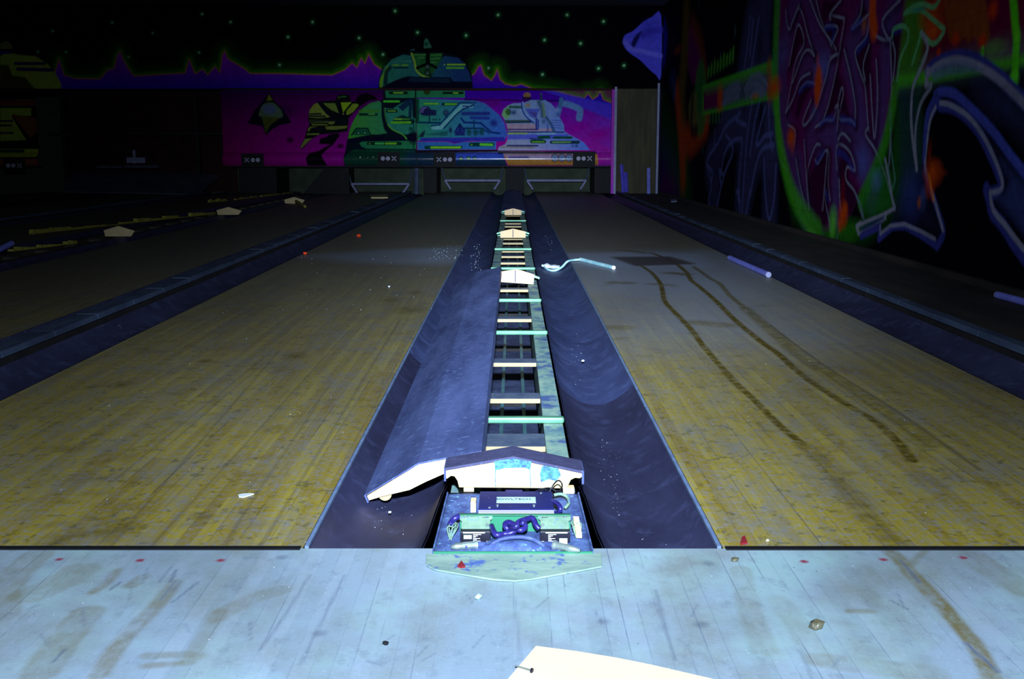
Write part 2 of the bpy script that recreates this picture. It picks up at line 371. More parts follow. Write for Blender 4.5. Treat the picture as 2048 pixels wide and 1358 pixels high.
for x,y,al in [(118,1119,.7),(280,1121,1),(441,1121,1),(1608,1123,1),(1767,1119,1),(1926,1115,1)]: ap.blob((x,y),.0085,.0085,G_,al*3,1.0)
for x,y in [(1416,1127),(565,1115),(1208,1243),(640,1267),(1400,1249)]: ap.blob((x,y),.013,.013,B_,.4,.6)
ap.c=np.clip(ap.c,0,1)
fl=grid_obj('floor',ap,lambda S,T:np.stack([S,T,0*S],-1),M['approach'],kind='structure')
MB().box((XL,-6,-.4),(XR,-.004,-.004)).box((XL,-.004,-.4),(XR,18.6,-.32)).build('floor',M['pitfloor']).__setitem__('kind','structure')
# ceiling, outer walls ------------------------------------------------------
MB().box((XL,-6,ZC),(XR+.2,18.6,ZC+.1)).build('ceiling',M['ceiling'])['kind']='structure'
MB().box((XL-.1,-6,-.4),(XL,18.6,ZC)).build('wall_left',M['wallblack'])['kind']='structure'
MB().box((XL,-6.1,-.4),(XR,-6,ZC)).build('wall_front',M['wallblack'])['kind']='structure'
MB().box((XL,18.5,-.4),(XR,18.6,ZC)).build('wall_rear',M['wallblack'])['kind']='structure'

# ---------------------------------------------------------------- back mural
def mural(c):
    k=1/121.0
    st=lambda pts,w,col,a=1,soft=.8,sm=0,cl=False: c.stroke(pts,w*k,col,a,soft*k,sm,cl)
    po=lambda pts,col,a=1,soft=1.2,sm=0: c.poly(pts,col,a,soft*k,sm)
    bl=lambda p,r,col,a=1,pw=1.,ry=None: c.blob(p,r*k,(ry or r)*k,col,a,pw)
    # hills
    Lh=[(95,178),(108,150),(118,118),(128,150),(150,157),(200,158),(213,141),(228,136),(234,112),(240,102),(246,118),(255,135),(268,152),(330,148),(370,146),(378,118),(390,148),(405,138),(415,150),(430,133),(440,145),(444,112),(449,101),(456,118),(468,125),(490,138),(500,147),(560,147),(620,149),(665,150),(690,139),(704,126),(714,135),(722,116),(730,127),(737,108),(748,128),(764,140),(800,150),(900,150),(945,150),(950,146),(956,133),(962,130),(968,150),(983,161),(990,150),(994,138),(1000,158),(1010,168),(1030,172),(1042,168),(1065,177),(1110,182),(1140,190),(1168,197),(1176,187),(1185,199),(1195,192),(1200,182),(1207,199),(1224,206)]
    c.stroke(Lh,6*k,(50,130,20),.28,26*k); c.stroke(Lh,2*k,(70,160,20),.5,9*k)
    hp=Lh+[(1224,330),(95,330)]
    hc0,hc1=lin((92,30,200)),lin((60,6,180))
    def hillcol(S,T):
        f=np.clip((T-1.7)/.45,0,1)[...,None]; n=(np.sin(S*9)+np.sin(S*23+T*7))[...,None]*.25+.5
        return lin((48,16,190))*(1-f)+lin((150,30,200))*f*(.7+.3*n)
    po(hp,hillcol); st(Lh,1.6,(210,110,40),.6,1.2)
    # stars
    for x,y,a in [(105,62,.6),(224,45,.7),(305,66,.5),(404,28,1),(461,44,1),(576,74,1),(398,105,.8),(559,130,.9),(625,44,1),(718,76,1),(766,109,1),(835,65,1),(75,103,.5),(132,104,.6),(790,22,1),(932,71,1),(977,136,.7),(996,30,.9),(1089,80,1),(1085,149,1),(1134,30,.8),(1161,87,1),(1207,43,1),(1197,137,1.1),(1248,131,1.1),(257,114,.5)]:
        bl((x,y),9,(40,150,70),.45*a,1.3); bl((x,y),3.2,(190,255,190),1.0*a,.8)
    # planet with ring, cut by the corner
    po([(1322,30),(1322,152),(1312,150),(1298,138),(1280,120),(1262,108),(1250,96),(1246,82),(1250,70),(1266,62),(1284,46),(1304,34)],(90,84,235),1,1.5,3)
    po([(1272,70),(1285,62),(1274,85),(1268,95),(1262,88)],(16,10,60),.9,3,3)
    st([(1322,60),(1300,64),(1285,72)],6,(70,60,200),.7,5,4); st([(1250,84),(1262,98),(1290,104),(1322,112)],5,(130,125,250),.6,4,4)
    bl((1300,60),26,(60,50,190),.7)
    # ---- left magenta field
    def mag(S,T):
        f=np.clip((1.69-T)/1.25,0,1)[...,None]; g=np.clip((S+4.8)/3.2,0,1)[...,None]
        return lin((56,0,80))*(1-f)+lin((160,0,110))*f + (lin((170,0,200))*.7)*f*g
    po([(440,182),(835,182),(835,340),(440,340)],mag)
    po(Z(420,60,3.993,(470,500),(520,570),(590,640),(650,740),(560,760),(500,790),(445,840),(420,770),(300,745),(350,650),(400,590)),(14,12,34),1,1.5)
    bl((568,222),34,(30,10,60),.6,.7,14)
    po(Z(420,60,3.993,(395,650),(430,590),(500,580),(560,630),(580,690),(520,705),(400,690)),(90,110,84),1,3,4)
    po(Z(420,60,3.993,(420,610),(500,600),(530,650),(450,670)),(90,100,150),.8,5,4)
    po(Z(420,60,3.993,(410,690),(560,700),(480,760),(445,825)),(80,90,30),.9,2)
    po(Z(420,60,3.993,(470,515),(500,560),(450,565)),(130,130,30),1,2)
    bl((580,280),9,(24,0,30),1,.5,7); bl((681,292),8,(24,0,30),1,.5,6)
    E=lambda *p:Z(600,170,7.988,*p)
    # ship left
    po(E((0,1000),(80,830),(110,700),(150,640),(125,540),(140,430),(190,330),(300,262),(640,240),(870,262),(1010,300),(880,420),(780,520),(760,740),(600,770),(320,790),(200,850),(30,1025)),(16,24,24),1,2)
    po(E((140,520),(150,400),(220,310),(300,275),(360,360),(500,510),(300,530)),(150,160,62))
    po(E((370,290),(560,290),(620,450),(500,400),(420,340)),(130,150,60)); po(E((650,280),(830,275),(740,400),(690,450)),(165,200,40))
    po(E((740,495),(740,420),(840,300),(960,300),(850,430)),(150,170,50))
    for a in [((150,560),(450,560),(450,600),(150,600)),((180,620),(440,625),(440,645),(190,645)),((450,570),(560,580),(540,625),(460,630)),((400,660),(760,650),(740,690),(560,715),(420,710)),((120,720),(150,670),(280,660),(170,690),(140,750)),((110,775),(310,770),(300,795),(110,800)),((80,860),(190,850),(20,1010),(10,990))]: po(E(*a),(140,150,64),.9)
    for a in [((160,465),(330,460)),((150,500),(400,500)),((150,580),(720,560)),((200,695),(360,695)),((650,610),(740,600))]: st(E(*a),3,(14,34,44),.9)
    st(E((300,280),(420,440),(520,520)),4,(16,20,44)); st(E((620,280),(650,470)),5,(12,18,30)); st(E((830,280),(735,390),(690,460)),1.5,(20,40,20))
    bl(E((690,470))[0],2.6,(230,240,120)); st(E((560,480),(760,500)),5,(14,16,30))
    po(E((560,240),(600,170),(680,140),(780,160),(820,250)),(12,22,22)); st(E((660,185),(730,185)),2.5,(60,110,60)); bl(E((620,200))[0],3.5,(90,120,60))
    po(E((880,250),(940,160),(1060,130),(1180,170),(1250,230),(1100,250),(950,340)),(16,8,22),1,2)
    po(E((600,770),(640,800),(540,940),(420,1040),(350,1120),(440,1290),(130,1290),(100,1180),(150,1090),(300,1050),(480,950),(300,940),(330,850),(420,830),(470,790)),(18,8,24),1,2)
    # ---- green dome (lower), spans both panels
    po([(692,292),(696,270),(703,250),(712,232),(724,216),(740,206),(766,200),(766,178),(834,178),(834,333),(690,333),(688,318)],(14,30,44),1,1.5)
    def dome(S,T):
        f=np.clip((S+2.75)/.9,0,1)[...,None]; return lin((84,180,50))*(1-f)+lin((56,150,118))*f
    po(E((765,860),(790,740),(830,620),(900,490),(990,380),(1120,290),(1260,255),(1300,280),(1300,500),(1340,700),(1390,770),(1250,790),(1130,790)),dome,1,2)
    po(E((1350,370),(1480,380),(1600,300),(1740,240),(1790,240),(1800,500),(1860,560),(1870,760),(1700,790),(1560,750),(1420,650),(1370,500)),(58,160,128),1,2)
    po(E((1360,70),(1840,70),(1840,205),(1370,205)),(52,150,96)); st(E((1440,125),(1700,125)),5,(14,50,34)); st(E((1500,125),(1640,125)),2.2,(150,210,60))
    bl(E((1800,125))[0],3.2,(14,50,40),1,.5)
    po(E((1560,350),(1740,220),(1800,220),(1780,530),(1730,530),(1740,330),(1640,420)),(24,34,90),.9,2)
    st(E((1345,262),(1580,262)),3.5,(90,220,60)); st(E((1400,415),(1530,415)),6,(12,40,46)); st(E((1410,415),(1520,415)),2.5,(120,190,60))
    st(E((1350,370),(1360,480),(1400,620),(1480,710),(1640,790),(1700,860)),2,(110,200,80),.9,1,4)
    st(E((1340,380),(1345,480),(1380,620)),4,(16,40,60),.7)
    po(E((1460,610),(1510,530),(1640,480),(1750,520),(1850,580),(1790,630)),(14,60,60),1,1.5); st(E((1510,545),(1620,545)),2.5,(150,220,70)); st(E((1465,600),(1760,597)),3.6,(120,225,50)); st(E((1640,545),(1750,545)),2,(90,170,70))
    st(E((950,415),(1260,415)),2,(90,160,40)); st(E((960,470),(1220,470)),4,(16,60,50)); st(E((1100,465),(1190,465)),2,(110,190,80))
    po(E((820,800),(900,690),(1080,690),(1130,800)),(34,110,74)); st(E((820,800),(900,690),(1080,690),(1130,800)),1.5,(12,50,40))
    for q in ((935,770),(1035,765)): bl(E(q)[0],3.5,(10,40,34),1,.4); bl(E(q)[0],1.8,(190,250,190),1,.6)
    po(E((760,870),(1330,830),(1370,870),(1660,840),(1700,900),(960,890),(800,930)),(16,14,46),1,2)
    po(E((950,930),(1000,905),(1860,890),(1860,1020),(1060,1015),(980,980)),(50,150,96),1,2); st(E((1090,935),(1600,935)),5.5,(12,60,40)); st(E((1210,935),(1330,935)),3,(90,220,110)); st(E((1370,935),(1530,935)),3,(140,220,50)); bl(E((1115,940))[0],2.5,(160,200,80)); 
    bl(E((1770,700))[0],5,(20,70,70),1,.5); bl(E((1810,860))[0],11,(14,20,40),1,.4,13); st(E((1780,920),(1860,920)),2,(60,150,90))
    po(E((740,1290),(700,1200),(760,1090),(860,1030),(1860,1030),(1860,1290)),(24,76,56),1,2); bl((823,318),22,(30,60,120),.6)
    for q,a in (((970,1155),1),((1090,1160),.4),((1175,1150),.6)): bl(E(q)[0],5,(10,40,34),1,.4); bl(E(q)[0],2.4,(160,230,160),a,.6)
    # ---- right panel background: purple sheen
    def pur(S,T):
        f=np.clip((T-.6)/.9,0,1)[...,None]; g=np.clip((S-.6)/1.0,0,1)[...,None]; n=(.5+.25*np.sin(S*11+3*np.sin(T*9))+.25*np.sin(T*17+S*5))[...,None]
        a=lin((205,10,160))*(1-f)+lin((120,10,190))*f; return a*(1-.5*g*n)+lin((110,70,240))*.5*g*n
    po([(834,196),(1110,196),(1150,196),(1224,212),(1224,335),(834,335)],pur)
    po([(1040,180),(1080,180),(1110,182),(1140,190),(1224,208),(1224,240),(1180,222),(1130,204),(1040,200)],(78,62,235),.85,5)
    po([(930,180),(1080,180),(1130,196),(1128,204),(1040,198),(930,197)],(80,4,190),1,2); st([(930,199),(1130,202)],2.5,(50,0,70),.8)
    Fz=lambda *p:Z(820,180,8.486,*p)
    po(Fz((0,0),(930,0),(930,130),(0,130)),(50,150,96)); st(Fz((570,50),(890,50)),4,(14,50,34)); st(Fz((740,50),(810,52)),2.2,(140,210,60)); bl(Fz((290,30))[0],7,(24,70,30),1,.4); st(Fz((95,0),(95,150)),2,(14,50,50))
    def d2(S,T):
        f=np.clip((S+1.55)/1.5,0,1)[...,None]; return lin((58,170,124))*(1-f)+lin((70,110,225))*f
    po(Fz((110,150),(560,160),(1130,185),(1280,230),(1400,330),(1520,430),(1600,560),(1650,760),(1600,860),(120,860)),d2,1,2)
    po(Fz((1180,170),(1540,160),(1540,260),(1400,300),(1270,220)),(120,10,140),.7,6)
    st(Fz((130,170),(130,540)),5,(12,60,50),.8); st(Fz((60,150),(60,1000)),2,(12,40,60),.7)
    st(Fz((240,235),(480,235)),3.6,(50,180,80)); st(Fz((250,232),(470,232)),1.8,(150,230,70)); st(Fz((560,240),(810,240)),5,(20,60,80)); st(Fz((600,240),(790,240)),3,(120,220,60))
    po(Fz((150,380),(170,310),(230,275),(310,275),(360,330),(450,345),(445,430),(300,440),(200,430)),(40,44,96),1,2); 
    for r in (0,22,44): st(Fz((170+r,380),(190+r,320),(240+r,300)),1,(130,120,190),.8,1,4)
    st(Fz((150,550),(530,560)),2.5,(20,60,110)); st(Fz((330,430),(330,540)),1.5,(24,70,100)); 
    for q in ((395,500),(440,505),(500,500)): bl(Fz(q)[0],2.6,(20,60,90),1,.5)
    bl(Fz((610,385))[0],7,(24,40,90),1,.4,7); bl(Fz((610,385))[0],2.5,(150,130,190)); st(Fz((610,430),(640,500)),3,(24,40,100),.7)
    st(Fz((390,640),(520,640),(880,270),(1040,275)),5.5,(140,215,215),1,1.5); st(Fz((575,650),(780,420),(900,330),(1080,250)),2,(20,70,120)); st(Fz((360,610),(500,590),(840,215),(1130,215)),2,(30,80,130)); st(Fz((900,275),(1040,280)),2,(60,70,160))
    st(Fz((900,400),(1330,400)),5,(44,50,150),.9,2); st(Fz((1040,470),(1330,480)),4,(44,60,170),.9,2); 
    st(Fz((870,480),(920,550),(1200,560),(1380,720),(1520,735)),3,(24,60,140)); st(Fz((900,650),(1230,650),(1340,730)),2.5,(24,70,120)); st(Fz((1085,520),(1085,640)),2,(20,70,120))
    po(Fz((780,660),(845,570),(930,680),(930,770),(770,770)),(50,70,160)); st(Fz((755,720),(845,575),(930,690)),1.6,(20,40,110)); st(Fz((845,600),(850,700)),2,(20,40,90)); 
    for y in (720,745,765): st(Fz((760,y),(920,y)),1,(24,40,110),.8)
    for q in ((1000,720),(1115,720),(1215,710)): bl(Fz(q)[0],6.5,(16,80,74),1,.4,8)
    bl(Fz((1420,560))[0],9,(36,30,140),.9,.5); bl(Fz((685,680))[0],4,(30,30,90),1,.4,7)
    po(Fz((250,760),(640,690),(640,780)),(20,90,90),.7,2); po(Fz((140,800),(200,720),(260,680),(230,800)),(26,20,70),.9,2); bl(Fz((50,800))[0],11,(18,16,46),1,.35,14)
    po(Fz((180,810),(1600,800),(1620,860),(1500,880),(1000,860),(850,900),(740,905),(640,870),(160,870)),(60,50,190),.95,2); 
    po(Fz((120,880),(620,880),(760,915),(920,880),(1460,870),(1460,1010),(130,1020)),(62,130,210),1,2)
    st(Fz((270,975),(860,975)),6,(16,80,70)); st(Fz((360,975),(850,975)),3.5,(150,235,50)); st(Fz((1030,925),(1400,925)),6.5,(14,70,60)); st(Fz((1200,925),(1390,930)),4,(120,240,70)); bl(Fz((1045,930))[0],2.6,(130,220,80))
    po(Fz((60,1020),(1500,1015),(1500,1060),(120,1075)),(10,20,26),1,2)
    po(Fz((0,1070),(1570,1060),(1650,1290),(0,1290)),(34,60,86),1,1.5); st(Fz((800,1130),(1560,1115)),8,(70,100,230),.9,5)
    for q,a in (((870,1165),1),((995,1160),1),((1100,1160),.4)): bl(Fz(q)[0],5.5,(10,50,24),1,.4); bl(Fz(q)[0],3,(150,240,90),a,.6)
    # ---- lilac ship
    Gz=lambda *p:Z(990,170,7.988,*p)
    def ship(S,T):
        f=np.clip((S-.2)/1.0,0,1)[...,None]; g=np.clip((T-.65)/.3,0,1)[...,None]
        w=lin((200,185,225))*(1-g)+lin((150,175,215))*g; return w*(1-f)+lin((100,140,255))*f
    po(Gz((110,480),(130,400),(200,330),(300,290),(450,290),(570,240),(800,240),(900,300),(960,370),(1000,470),(1060,560),(1100,640),(1110,740),(1200,800),(1300,850),(1420,920),(1520,1040),(40,1050),(60,990),(160,950),(200,870),(200,700),(170,580)),ship,1,1.5)
    po(Gz((110,480),(140,390),(260,310),(210,400),(240,500),(200,540),(150,530)),(140,210,90),.8,3)
    bl(Gz((215,430))[0],6.5,(16,80,30),1,.3,7.5); bl(Gz((210,430))[0],2.5,(90,160,60)); bl(Gz((300,440))[0],6,(50,80,140),1,.4,5)
    st(Gz((170,580),(560,580)),4.5,(70,100,100)); st(Gz((190,600),(580,590)),2,(40,60,90)); 
    po(Gz((190,620),(620,620),(700,700),(900,690),(920,740),(210,740)),(205,165,185),.9,2); st(Gz((200,710),(680,710)),1.8,(70,60,130)); st(Gz((200,750),(1100,755)),2,(60,70,150))
    st(Gz((220,775),(500,775)),3,(170,200,120)); po(Gz((200,790),(1160,790),(1200,860),(200,870)),(90,90,235),.85,2); st(Gz((680,780),(950,775)),3,(150,200,235))
    st(Gz((240,350),(430,355)),4,(60,110,100)); st(Gz((440,280),(450,380),(520,500),(640,580)),2.2,(150,190,255),1,1,4); st(Gz((425,280),(440,400),(510,520),(620,600)),1.6,(50,70,170),1,1,4)
    po(Gz((480,380),(720,380),(690,440),(660,540),(560,500)),(80,80,220),.8,3); po(Gz((560,430),(660,440),(650,520)),(90,70,130),.8,3); po(Gz((480,300),(560,295),(560,350),(490,350)),(180,150,120),.9,2)
    st(Gz((660,540),(660,710)),2.5,(50,60,160)); st(Gz((690,560),(690,700)),2,(60,80,180)); st(Gz((700,270),(760,400),(760,500)),5,(60,90,120),.8,3); st(Gz((770,300),(790,500)),3,(130,160,110),.8,2)
    st(Gz((820,520),(900,640),(940,740)),3.5,(50,90,130),.8,2,4); st(Gz((840,620),(840,740)),2,(60,80,180),.7); bl(Gz((780,580))[0],6,(60,100,150),.9,.6)
    for y in (560,600,640,680): st(Gz((900,y),(1060,y+10)),1,(60,90,200),.7)
    st(Gz((700,840),(860,830)),5,(20,90,60)); st(Gz((940,840),(1220,840)),4,(30,90,80)); st(Gz((570,860),(750,870)),3,(60,80,150)); st(Gz((590,905),(790,905)),6,(20,70,60)); st(Gz((600,908),(780,908)),2.5,(110,180,60)); st(Gz((900,915),(1330,915)),5.5,(40,70,90)); st(Gz((920,915),(1200,912)),2.2,(120,180,100))
    st(Gz((200,970),(680,970)),3,(80,80,140)); st(Gz((100,990),(620,1000)),2,(160,150,120),.8); bl(Gz((1300,975))[0],4,(60,90,150),1,.4); bl(Gz((1240,975))[0],2.6,(60,90,150),1,.4)
    bl(Gz((512,165))[0],8,(180,130,40),1,.25,6.5); po(Gz((440,190),(580,190),(580,230),(440,230)),(30,20,10),.9,1.5); bl(Gz((735,145))[0],2.6,(140,150,110)); st(Gz((738,160),(738,240)),3,(50,80,80))
    st(Gz((1070,290),(1200,320),(1340,380),(1360,430),(1345,530)),9,(110,150,215),1,3,4); st(Gz((1010,470),(1050,300),(1060,230)),5,(80,130,180),.9,3); bl(Gz((1010,400))[0],6,(190,225,255),1,.6); po(Gz((980,330),(1070,360),(1040,500),(1000,480)),(80,120,210),.7,4)
    po(Gz((30,1050),(1600,1060),(1620,1100),(60,1100)),(8,10,16),1,1.5)
    po(Gz((130,1095),(1630,1100),(1650,1280),(210,1285)),(205,140,66),1,1.5); po(Gz((140,1100),(1300,1105),(1240,1200),(200,1170)),(190,165,215),.85,5)
    st(Gz((240,1165),(520,1160)),4,(90,80,150),.8,2)
    for q in ((955,1165),(1065,1165),(1180,1165)): bl(Gz(q)[0],8.5,(20,30,50),1,.3,9); bl(Gz(q)[0],6.3,(150,180,230),1,.4,6.5); bl(Gz(q)[0],3,(60,80,130),.8,.5)
    # ---- upper dome
    Hz=lambda *p:Z(740,60,9.309,*p)
    po(Hz((150,1100),(170,900),(230,700),(380,540),(600,440),(760,400),(1380,420),(1650,500),(1790,600),(1890,800),(1920,1100)),(12,24,30),1,2)
    def d3(S,T):
        f=np.clip((S+2.3)/1.4,0,1)[...,None]; return lin((52,140,100))*(1-f)+lin((34,66,120))*f
    po(Hz((260,700),(400,550),(620,460),(760,480),(830,700),(940,880),(700,860),(560,900),(420,1010),(200,1050),(190,900)),d3,1,2)
    po(Hz((1230,640),(1390,480),(1640,520),(1770,640),(1860,830),(1890,960),(1540,960),(1480,890),(1130,890)),d3,1,2)
    st(Hz((330,690),(260,840),(210,940),(205,1040)),4,(120,180,50),1,2,4); st(Hz((370,700),(300,800),(290,1000)),6,(14,40,50),.9,2,4)
    po(Hz((790,440),(1350,430),(1330,560),(1180,800),(1060,880),(900,760),(840,600)),(40,100,50),1,2)
    st(Hz((775,440),(830,600),(860,740),(940,830),(1060,885),(1090,880)),3,(150,190,70),1,1,4); st(Hz((1075,400),(1075,620)),7,(8,10,16)); st(Hz((880,710),(1075,620),(1230,700)),4.5,(8,14,16))
    for q,r in (((1070,685),5),((1070,800),5)): bl(Hz(q)[0],r+2,(10,20,20),1,.3); bl(Hz(q)[0],r-1,(90,120,110),1,.5)
    for a in (((820,460),(1030,460)),((900,515),(1000,515)),((1140,470),(1320,460)),((1130,540),(1290,530)),((1140,600),(1240,600))): st(Hz(*a),2,(80,150,70),.8)
    po(Hz((850,550),(920,550),(920,640),(870,640)),(40,120,60),.8,2)
    for a,cc in ((((490,580),(640,580)),(60,140,110)),(((670,580),(760,580)),(60,140,110)),(((430,655),(530,655)),(110,170,50)),(((590,655),(700,655)),(110,170,50))): st(Hz(*a),2.4,cc)
    st(Hz((440,700),(700,700)),2.4,(16,50,60)); st(Hz((1430,645),(1770,645)),4,(12,40,30)); st(Hz((1440,645),(1760,645)),2.4,(150,210,70)); st(Hz((1430,705),(1740,705)),2.8,(100,190,60)); bl(Hz((1385,645))[0],2.4,(150,220,150))
    po(Hz((480,930),(740,870),(1500,880),(1540,960),(1880,1000),(1860,1080),(280,1075),(300,1020)),(16,14,40),1,2); po(Hz((760,880),(1480,900),(1500,980),(700,960)),(26,50,74),.9,3)
    po(Hz((1000,340),(1010,200),(1045,150),(1080,180),(1150,330)),(60,120,90),1,2); po(Hz((730,380),(820,350),(830,380)),(60,110,110),.9,1.5); bl(Hz((825,165))[0],3,(60,40,80),.6)
    po(Hz((1020,240),(1080,230),(1080,280),(1020,290)),(14,50,40),.8,2); po(Hz((1000,1120),(1120,1120),(1100,1190),(1020,1190)),(60,80,30),.9,2,3)
    # ---- far left yellow ship
    y1,y2=(150,170,60),(170,120,50)
    po([(0,112),(12,104),(40,110),(70,112),(95,128),(110,145),(122,168),(122,180),(0,180)],y1,1,2); po([(0,86),(14,82),(24,90),(24,98),(0,98)],(110,120,60)); st([(0,105),(20,105)],5,(40,20,120))
    st([(30,127),(88,127)],5,(30,30,90)); st([(35,138),(104,140)],6,(30,30,90)); po([(0,130),(16,130),(24,150),(50,155),(70,178),(0,178)],(60,40,20),.9,3)
    po([(0,198),(72,198),(72,212),(0,212)],(110,60,40)); po([(0,216),(62,216),(62,232),(0,232)],y1); po([(0,230),(22,232),(52,280),(0,282)],y1); po([(22,228),(72,236),(76,262),(60,276)],(120,70,40)); 
    for y,x in ((198,30),(242,24),(251,22),(266,26)): st([(0,y),(x,y)],3,(24,30,80))
    po([(0,298),(80,298),(80,314),(0,314)],(165,175,50)); st([(0,302),(46,302)],5,(30,50,50)); po([(0,318),(84,318),(88,342),(0,342)],(150,80,60)); po([(12,325),(45,325),(45,340),(12,340)],(8,8,12))

conv_back=lambda px,py:(lambda p:(p[0],p[2]))(onY(px,py,YB))
s=np.arange(XL,XR+.005,.0095); t=np.arange(1.695,ZC+.005,.0085)
cv=Canvas(s,t,conv_back,(7,5,13)); mural(cv)
grid_obj('wall_back',cv,lambda S,T:np.stack([S,0*S+YB,T],-1),M['skymural'],thick=.12,kind='structure')

# sign plate "X o o"
def sign_plate(parent,px,py,xfirst,Y,w=44,h=27):
    p=onY(px,py,Y); sc=1/121.0; W=w*sc; Hh=h*sc
    a=MB().box((p[0]-W/2,Y-.012,p[2]-Hh/2),(p[0]+W/2,Y+.004,p[2]+Hh/2)).build('sign_plate',M['black'],parent)
    xs=[-11,1,11] if xfirst else [-11,-1,11]
    mb=MB(); kx=xs[0] if xfirst else xs[2]; c=xs[1:] if xfirst else xs[:2]
    for sgn in (1,-1):
        r=4.6*sc; q=.9*sc; x=p[0]+kx*sc; z=p[2]+1*sc; y=Y-.015
        d=np.array([1,0,sgn])/2**.5; n=np.array([-sgn,0,1])/2**.5; C0=np.array([x,y,z])
        mb.prism([C0+d*r*1.3+n*q,C0-d*r*1.3+n*q,C0-d*r*1.3-n*q,C0+d*r*1.3-n*q],(0,.003,0))
    for cx_ in c:
        r=4.2*sc; C0=np.array([p[0]+cx_*sc,Y-.015,p[2]+1*sc])
        mb.prism([C0+np.array([r*math.cos(a_),0,r*math.sin(a_)]) for a_ in np.linspace(0,2*math.pi,17)[:-1]],(0,.003,0))
    o=mb.build('sign_marking',M['signwhite'],a); o['label']='white cross and two white discs'
M['signwhite']=simple('sign_white',(170,165,190),(185,180,200),8,rough=.6,bmp=0)
MOFF=.03
def masking(x0,x1,label,signs,bg):
    Y=YB-MOFF
    e=empty('masking_unit',((x0+x1)/2,Y,.44),label,'masking panel')
    cv=Canvas(np.arange(x0,x1+.003,.0065),np.concatenate([np.arange(.443,.70,.0045),np.arange(.7,1.69,.0065)]),lambda px,py:(lambda p:(p[0],p[2]))(onY(px,py,Y)),bg); mural(cv)
    def pos(S,T):
        z0=.455; z1=.675; u=np.clip((T-z0)/(z1-z0),0,1); b=.07*np.sin(np.pi*u)**.7*(T<z1)+.006*np.exp(-((T-.69)/.01)**2)
        return np.stack([S,Y-b,T],-1)
    o=grid_obj('painted_face',cv,pos,M['muralflat'],thick=.02,parent=e); o.data.materials.append(M['mural'])
    nrow=len(cv.t)-1; ncol=len(cv.s)-1; mi=np.repeat((cv.t[:-1]<.68).astype(np.int32),ncol); o.data.polygons.foreach_set('material_index',mi)
    o.data.polygons.foreach_set('use_smooth',np.ones(len(mi),bool)); o.data.update()
    MB().box((x0,Y-.02,.43),(x1,Y+.1,.452)).build('bottom_rail',M['black'],e)
    MB().box((x0,Y-.012,1.66),(x1,Y+.03,1.70)).build('top_rail',M['maroon'],e)
    for px,py,xf in signs: sign_plate(e,px,py,xf,Y-.072)
    return e
mx=lambda px:onY(px,300,YB-MOFF)[0]
masking(mx(446),mx(833)-.01,'magenta masking panel painted with a dark diamond and olive ship, left of the seam',[(505,321,True),(777,318,False)],(120,0,90))
masking(mx(833)+.002,mx(1222),'purple masking panel painted with blue dome and lilac ship, above the two centre lanes',[(889,320,True),(1168,318,False)],(120,0,90))
masking(XL+.2,mx(76),'dark yellow painted masking panel at the far left edge',[(28,332,False)],(20,10,24))

